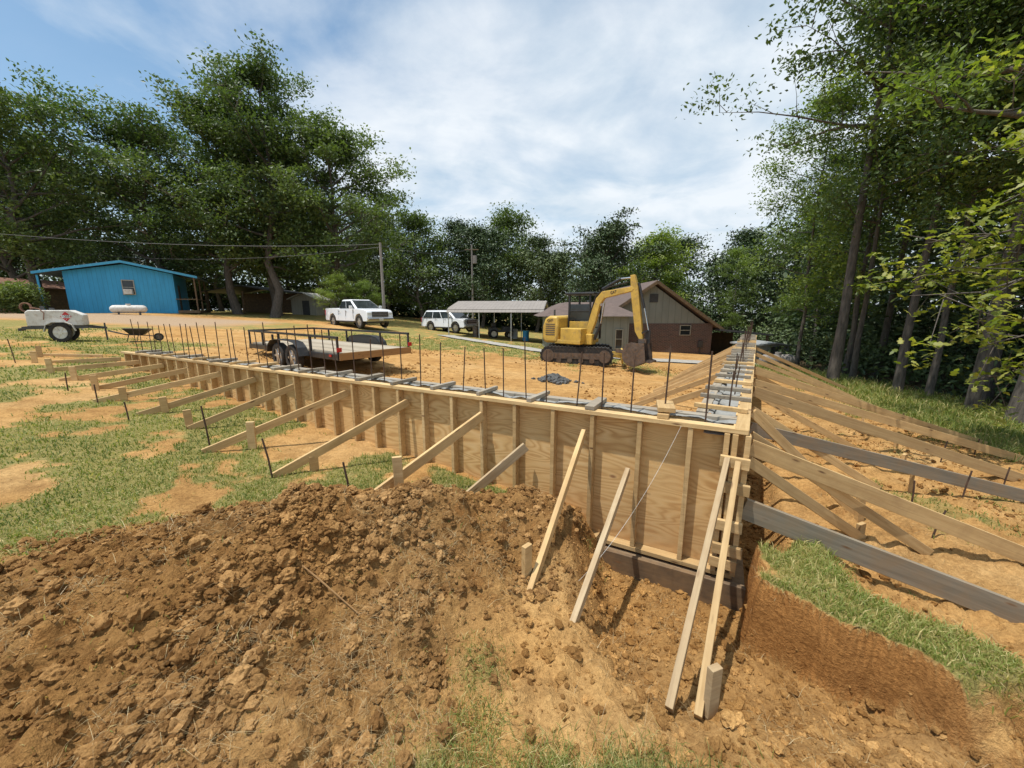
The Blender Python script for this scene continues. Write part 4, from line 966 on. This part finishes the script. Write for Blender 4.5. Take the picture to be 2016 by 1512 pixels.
def wheelbarrow():
    x,y=-12.5,12.9;e=thing('wheelbarrow','black wheelbarrow resting beside the fuel trailer','wheelbarrow',(x,y,hz(x,y)),math.radians(42));e.scale=(.66,.66,.66)
    mb=MB();top=[(-.5,-.36,.66),(.5,-.36,.62),(.62,0,.60),(.5,.36,.62),(-.5,.36,.66)];bt=[(-.25,-.18,.36),(.22,-.18,.34),(.3,0,.34),(.22,.18,.34),(-.25,.18,.36)]
    mb.v=top+bt;mb.f=[(5,6,7,8,9)]+[(i,(i+1)%5,5+(i+1)%5,5+i) for i in range(5)];mb.m=[0]*6;o=mb.make('tray',M['black'],e);sm=o.modifiers.new('s','SOLIDIFY');sm.thickness=.012
    for s in(-1,1):
        MB().tube([(-1.0,s*.3,.58),(-.4,s*.24,.36),(.3,s*.1,.3),(.78,s*.06,.22)],.02,6).make('handle',M['dgrey'],e,smooth=True)
        MB().tube([(-.3,s*.24,.35),(-.4,s*.26,0),(-.05,s*.24,0),(.05,s*.18,.33)],.015,6).make('leg',M['dgrey'],e,smooth=True)
    wheel(e,(.80,0,.2),.2,.1,rimmat=M['steel'])
wheelbarrow()
def propane(x,y,rz,L,r,label,mat):
    z=hz(x,y);e=thing('propane_tank',label,'tank',(x,y,z),rz);pts=[];rd=[]
    for k in range(7): a=math.pi/2*k/6;pts.append((-L/2+r-r*math.cos(a),0,.14+r));rd.append(max(.01,r*math.sin(a)))
    for k in range(7): a=math.pi/2*(1-k/6);pts.append((L/2-r+r*math.cos(a),0,.14+r));rd.append(max(.01,r*math.sin(a)))
    MB().tube(pts,rd,20).make('tank_shell',mat,e,smooth=True)
    for s in(-L*.28,L*.28): MB().box((s,0,.1),(.1,r*1.4,.3)).make('leg',M['dgrey'],e)
    MB().cyl((0,0,.14+2*r-.02),(0,0,.14+2*r+.1),.13).make('valve_dome',mat,e,smooth=True)
propane(-26.6,27.2,.80,1.9,.26,'white propane tank lying on short legs',M['tankwhite']);propane(12.5,18.0,-.1,1.6,.27,'silver propane tank at the wood edge',M['roofmetal'])
# ------------------------------------------------------------------ buildings
def window(e,c,w,h,fm='white',t=.07):
    we=bpy.data.objects.new('window',None);COL.objects.link(we);we.parent=e;we.location=c
    MB().box((0,-.01,0),(w,.03,h)).make('pane',M['glass'],we)
    mb=MB()
    for s in(-1,1): mb.box((s*(w/2+t*.43),-.03,0),(t,.07,h+2*t)).box((0,-.031,s*(h/2+t*.5)),(w-.0,.072,t))
    mb.box((0,-.03,0),(w,.05,.04));mb.make('frame',M[fm],we,bevel=.004)
def blue_house():
    e=thing('blue_house','low blue wooden house with shallow gable roof and porch','house',(-30.2,30.3,2.05),math.radians(32));e.scale=(.84,.84,1.05)
    mb=MB();poly=[(-3.3,-.4),(-3.3,2.72),(.6,3.35),(4.0,2.78),(4.0,-.4)];mb.prism(poly,0,7);mb.make('wall',M['blue'],e)
    mb=MB()
    for a,b in(((-4.9,2.5),(.6,3.48)),((.6,3.48),(5.9,2.55))):
        mb.prism([(a[0],a[1]),(b[0],b[1]),(b[0],b[1]+.12),(a[0],a[1]+.12)],-.6,7.6)
    mb.make('roof',M['blueroof'],e)
    mb=MB()
    for a,b in(((-4.9,2.5),(.6,3.48)),((.6,3.48),(5.9,2.55))): mb.prism([(a[0],a[1]-.06),(b[0],b[1]-.06),(b[0],b[1]+.1),(a[0],a[1]+.1)],-.64,-.6)
    mb.make('fascia',M['bluetrim'],e)
    window(e,(.75,-.01,1.72),.75,.95,'cream',.06)
    MB().box((.75,-.28,1.40),(.58,.5,.36)).make('air_conditioner',M['tankwhite'],e,bevel=.02)
    for y in(-.4,3,6.8): MB().beam((5.6,y,-.2),(5.6,y,2.55),.12,.12).make('porch_post',M['darkwood'],e)
    MB().beam((4.0,-.4,.9),(5.6,-.4,.9),.06,.06).beam((5.6,-.4,.9),(5.6,6.8,.9),.06,.06).make('porch_rail',M['darkwood'],e)
    MB().box((4.9,3.3,-.05),(1.7,7.3,.2)).make('porch_floor',M['darkwood'],e)
    MB().box((4.01,2.0,1.0),(.06,.9,2.0)).make('door',M['dgrey'],e)
    MB().beam((-4.7,-.3,-.3),(-4.7,-.3,2.4),.12,.12).make('porch_post',M['bluetrim'],e)
blue_house()
def shed(x,y,z,w,d,h,rise,label,wm,rm,name='shed',openf=False,rz=0):
    e=thing(name,label,'shed',(x,y,z),rz)
    if openf:
        for sx in(-w/2+.1,0,w/2-.1):
            for yy in(.1,d-.1): MB().beam((sx,yy,-.3),(sx,yy,h),.1,.1).make('post',M['darkwood'],e)
        MB().box((0,d-.05,h/2),(w,.06,h)).make('wall',wm,e)
    else:
        mb=MB();mb.prism([(-w/2,-.4),(-w/2,h),(0,h+rise*.93),(w/2,h),(w/2,-.4)],0,d);mb.make('wall',wm,e)
        MB().box((w*.1,-.03,h*.45),(w*.28,.05,h*.9)).make('door',M['dgrey'],e)
    mb=MB()
    for s in(-1,1): mb.prism([(s*(w/2+.3),h-.1),(0,h+rise),(0,h+rise+.08),(s*(w/2+.3),h-.02)],-.3,d+.3)
    mb.make('roof',rm,e);return e
shed(-41.5,31,2.05,5,5,1.9,.7,'brown weathered shed with rusty sheet roof',M['darkwood'],M['rust'])
shed(-26.0,38,1.8,7,5,2.1,.5,'dark open-sided outbuilding under the oaks',M['darkwood'],M['dgrey'],openf=True)
shed(-22.3,42,1.4,2.6,3,1.9,.6,'small pale storage shed at the treeline',M['cream'],M['tankwhite'])
shed(-19.6,44,1.3,1.6,2,1.7,.3,'small white shed beside saplings',M['cream'],M['tankwhite'])
def brick_house():
    e=thing('brick_house','brick house with grey-green gable siding and brown shingle roof','house',(-.8,24,-.95))
    mb=MB();mb.prism([(5.7,-.5),(5.7,2.28),(13.2,2.28),(13.2,-.5)],0,11);mb.make('wall',M['brick'],e)
    mb=MB();mb.prism([(6.15,2.28),(9.45,4.55),(12.75,2.28)],.02,10.9);mb.make('gable',M['sage'],e)
    mb=MB()
    for s in(-1,1):
        mb.prism([(9.45+s*4.2,1.86),(9.45,4.70),(9.45,4.84),(9.45+s*4.2,2.0)],-.45,11.3)
    mb.make('roof',M['shingle'],e)
    mb=MB()
    for s in(-1,1): mb.prism([(9.45+s*4.22,1.78),(9.45,4.62),(9.45,4.82),(9.45+s*4.22,1.98)],-.49,-.45)
    mb.make('fascia',M['darkwood'],e)
    MB().box((9.45,-.0,3.8),(.5,.06,.5)).make('louvre_vent',M['dgrey'],e)
    window(e,(11.5,-.01,1.86),.6,.55,'cream',.04)
    MB().box((12.5,-.06,1.0),(.28,.12,.42)).box((12.5,-.06,.4),(.06,.06,.9)).make('meter_box',M['dgrey'],e,bevel=.01)
    mb=MB().box((5.0,-1.2,1.2),(4.6,2.5,3.2));mb.make('wing_wall',M['sage'],e)
    mb=MB();x0,x1,y0,y1=2.2,7.8,-3.0,5.0;zb,zt=2.75,3.55
    mb.v=[(x0,y0,zb),(x1,y0,zb),(x1,y1,zb),(x0,y1,zb),(x0+1.9,y0+2.6,zt),(x1-1.2,y0+2.6,zt),(x1-1.2,y1-1,zt),(x0+1.9,y1-1,zt)]
    mb.f=[(3,2,1,0),(0,1,5,4),(1,2,6,5),(2,3,7,6),(3,0,4,7),(4,5,6,7)];mb.m=[0]*6;mb.make('wing_roof',M['shingle'],e)
    window(e,(6.75,-2.46,1.5),.35,1.0,'cream',.05)
    mb=MB().prism([(13.4,1.85),(16.6,1.55),(16.6,1.65),(13.4,1.97)],-.6,5);mb.make('carport_roof',M['dgrey'],e)
    for (x,y) in((16.4,-.4),(16.4,4.8),(14.9,-.4)): MB().beam((x,y,-.8),(x,y,1.6),.1,.1).make('carport_post',M['darkwood'],e)
    mb=MB().box((15.0,3.5,.4),(3,.1,2.2));mb.make('carport_back',M['darkwood'],e)
brick_house()
shed(14.2,21.0,-1.0,1.9,1.6,1.3,.05,'small corrugated metal lean-to shed',M['corr'],M['corr'])
def carport():
    e=thing('metal_carport','weathered metal carport with arched roof','carport',(-1.15,26.2,hz(-1.1,27)),math.radians(-9));L=6.6;D=5.2;h=2.0
    mb=MB();prof=[(-.25,1.85),(-.1,2.02),(.35,2.16),(D/2,2.62),(D-.35,2.16),(D+.1,2.02),(D+.25,1.85)]
    for a,b in zip(prof,prof[1:]):
        mb.v+=[(-L/2,a[0],a[1]),(L/2,a[0],a[1]),(L/2,b[0],b[1]),(-L/2,b[0],b[1])];n=len(mb.v);mb.f.append((n-4,n-3,n-2,n-1));mb.m.append(0)
    o=mb.make('roof',M['roofmetal'],e);sm=o.modifiers.new('s','SOLIDIFY');sm.thickness=.03
    for x in(-L/2+.05,-L/6,L/6,L/2-.05):
        mb=MB()
        for y in(.02,D-.02): mb.beam((x,y,-.3),(x,y,2.0),.06,.06)
        mb.beam((x,0,1.98),(x,D/2,2.5),.05,.05).beam((x,D/2,2.5),(x,D,1.98),.05,.05);mb.make('post',M['rim'],e)
    MB().beam((-L/2,0,1.98),(L/2,0,1.98),.06,.06).make('rail',M['rim'],e)
    e2=thing('lawn_tractor','small dark lawn tractor parked under the carport','tractor',(-.9,28.4,hz(-.9,28.4)),.2)
    MB().prism([(-.8,.4),(-.8,.75),(-.3,.8),(-.1,.55),(.15,.55),(.25,.85),(.9,.8),(.95,.45)],-.4,.4).make('body',M['dgrey'],e2,bevel=.04);MB().box((-.45,0,.95),(.35,.4,.3)).make('seat',M['black'],e2,bevel=.04)
    for x,r in((-.5,.32),(.65,.22)):
        for s in(-.42,.42): wheel(e2,(x,s,r),r,.2)
    for k,(x,y,m) in enumerate([(-2.6,27.8,'steel'),(1.0,28,'bluetrim'),(.2,29,'tankwhite')]):
        o=MB().cyl((0,0,0),(0,0,.70),.23,n=20).cyl((0,0,.22),(0,0,.25),.24,n=20).cyl((0,0,.46),(0,0,.49),.24,n=20).cyl((0,0,.68),(0,0,.72),.24,n=20).make('drum',M[m],smooth=True,loc=(x,y,hz(x,y)));tag(o,'upright steel drum stored under the carport','drum')
carport()
def strip(name,pts,w,mat,label,kind='structure',dz=.03):
    mb=MB();P=[]
    for a,b in zip(pts,pts[1:]):
        n=max(2,int(math.dist(a,b)/.5))
        for k in range(n): P.append((a[0]+(b[0]-a[0])*k/n,a[1]+(b[1]-a[1])*k/n))
    P.append(pts[-1])
    for i_,p in enumerate(P):
        q=P[min(i_+1,len(P)-1)];o=P[max(i_-1,0)];d=Vector((q[0]-o[0],q[1]-o[1])).normalized();nx_,ny_=-d.y,d.x
        for s in(-1,1):
            x,y=p[0]+nx_*s*w/2,p[1]+ny_*s*w/2;mb.v.append((x,y,hz(x,y)+dz))
    for i_ in range(len(P)-1): mb.f.append((2*i_,2*i_+1,2*i_+3,2*i_+2));mb.m.append(0)
    o=mb.make(name,mat);o['kind']=kind;o['category']='path';o['label']=label
strip('path',[(-4.5,26),(-1.5,22.5),(1.3,19.4),(5,18.2),(10,18.2),(13,20)],1.3,M['slab'],'pale concrete path beside the brick house',dz=.05)
x=RNG.normal(1.2,.22,110);y=RNG.normal(10.6,.2,110);zz=H(x,y)+.12*np.exp(-((x-1.2)**2+(y-10.6)**2)/.08)
o=scatter_rocks('concrete_rubble',np.stack([x,y,zz],1),RNG.uniform(.04,.10,110),M['wetconc'],8,label='heap of dumped wet concrete on the pad')
def pole(x,y,h,label,box=False,tilt=0):
    e=thing('utility_pole',label,'utility pole',(x,y,hz(x,y)));e.rotation_euler=(0,tilt,0)
    MB().tube([(0,0,-.5),(0,0,h)],[.12,.08],10).make('shaft',M['roofmetal'],e,smooth=True)
    if box:
        MB().box((0,0,h-.5),(1.4,.1,.1)).make('crossarm',M['darkwood'],e);MB().cyl((.3,0,h-1.9),(.3,0,h-1.1),.22).make('transformer',M['roofmetal'],e,smooth=True)
pole(-9.3,28.5,6.0,'slender grey utility pole on the lawn');pole(-4.2,42,8.6,'utility pole with transformer near the treeline',True)
def wire(a,b,sag,label):
    a=Vector(a);b=Vector(b);pts=[a.lerp(b,t)-Vector((0,0,sag*4*t*(1-t))) for t in np.linspace(0,1,24)]
    o=MB().tube(pts,.016,5).make('power_line',M['dgrey']);tag(o,label,'wire','overhead lines')
wire((-45,22,8.2),(-9.3,28.5,6.7),1.0,'overhead cable sagging across the yard');wire((-45,34,8.0),(-9.3,28.5,6.5),1.2,'overhead cable sagging across the yard');wire((-9.3,28.5,6.6),(-4.2,42,8.4),.5,'overhead cable sagging across the yard')
for k,(x,y,a,l) in enumerate([(-.95,1.85,-.35,.5),(-1.7,2.6,.2,.3)]):
    P=[];
    for t in np.linspace(-.5,.5,5):
        px,py=x+l*t*math.cos(a)+random.gauss(0,.008),y+l*t*math.sin(a)+random.gauss(0,.008);P.append((px,py,hz(px,py)+.025))
    o=MB().tube(P,[.004,.005,.004,.003,.002],6).make('twig',M['tailwood'],smooth=True);tag(o,'dry broken twig lying on the dug soil','twig','twigs on the soil')
pts=[Vector((1.35,2.95,1.24)).lerp(Vector((.45,2.3,.35)),t)-Vector((0,0,.12*4*t*(1-t))) for t in np.linspace(0,1,20)]
o=MB().tube(pts,.0012,4).make('tie_wire',M['tankwhite']);tag(o,'loose pale wire hanging from the form wall','wire')
# ------------------------------------------------------------------ light, sky, camera
sdir=Vector((-.28,-.12,.95)).normalized()
sun=bpy.data.lights.new('sun','SUN');sun.energy=4.9;sun.angle=math.radians(.6);sun.color=(1,.955,.88)
so=bpy.data.objects.new('sun',sun);COL.objects.link(so);so.rotation_euler=(-sdir).to_track_quat('-Z','Y').to_euler()
w=bpy.data.worlds.new('World');scn.world=w;w.use_nodes=True;nt=w.node_tree
bg=nt.nodes['Background'];out=nt.nodes['World Output']
sky=N(nt,'ShaderNodeTexSky');sky.sky_type='NISHITA';sky.sun_disc=False;sky.sun_elevation=math.asin(sdir.z);sky.sun_rotation=math.atan2(sdir.x,sdir.y);sky.air_density=1.0;sky.dust_density=.8
nt.links.new(mixc(nt,1.0,sky.outputs[0],(.82,1.03,1.04),'MULTIPLY'),bg.inputs[0]);bg.inputs[1].default_value=.15
tc=N(nt,'ShaderNodeTexCoord');sp=N(nt,'ShaderNodeSeparateXYZ');nt.links.new(tc.outputs['Generated'],sp.inputs[0])
zm=math_(nt,'MAXIMUM',math_(nt,'ADD',sp.outputs[2],.18),.05)
cb=N(nt,'ShaderNodeCombineXYZ');nt.links.new(math_(nt,'DIVIDE',sp.outputs[0],zm),cb.inputs[0]);nt.links.new(math_(nt,'DIVIDE',sp.outputs[1],zm),cb.inputs[1]);cb.inputs[2].default_value=3.7
n1_=noise(nt,cb.outputs[0],.75,9,.55,.5);n2_=noise(nt,cb.outputs[0],2.2,8,.55,.3)
mg=math_(nt,'MULTIPLY_ADD',sp.outputs[0],.24,math_(nt,'MULTIPLY_ADD',n2_,.30,n1_))
cf=ramp(nt,mg,[(.48,(.12,.12,.12)),(.60,(.62,.62,.62)),(.74,(.98,.98,.98))])
hzr=N(nt,'ShaderNodeMapRange');hzr.inputs[1].default_value=.34;hzr.inputs[2].default_value=.0;hzr.inputs[3].default_value=0;hzr.inputs[4].default_value=.85;nt.links.new(sp.outputs[2],hzr.inputs[0])
mx_=math_(nt,'MAXIMUM',cf,hzr.outputs[0])
bg2=N(nt,'ShaderNodeBackground');ccol=ramp(nt,n2_,[(.3,(.55,.66,.76)),(.60,(.79,.84,.89))]);nt.links.new(ccol,bg2.inputs[0]);bg2.inputs[1].default_value=1.14
ms_=N(nt,'ShaderNodeMixShader');nt.links.new(mx_,ms_.inputs[0]);nt.links.new(bg.outputs[0],ms_.inputs[1]);nt.links.new(bg2.outputs[0],ms_.inputs[2]);nt.links.new(ms_.outputs[0],out.inputs[0])
cam=bpy.data.cameras.new('camera');co=bpy.data.objects.new('camera',cam);COL.objects.link(co);cam.sensor_width=36;cam.lens=13.52;cam.clip_start=.05;cam.clip_end=1500
co.location=(0,0,2.15);co.rotation_euler=(math.radians(90-10.92),0,0);scn.camera=co
scn.view_settings.view_transform='Standard';scn.view_settings.look='None';scn.view_settings.exposure=0
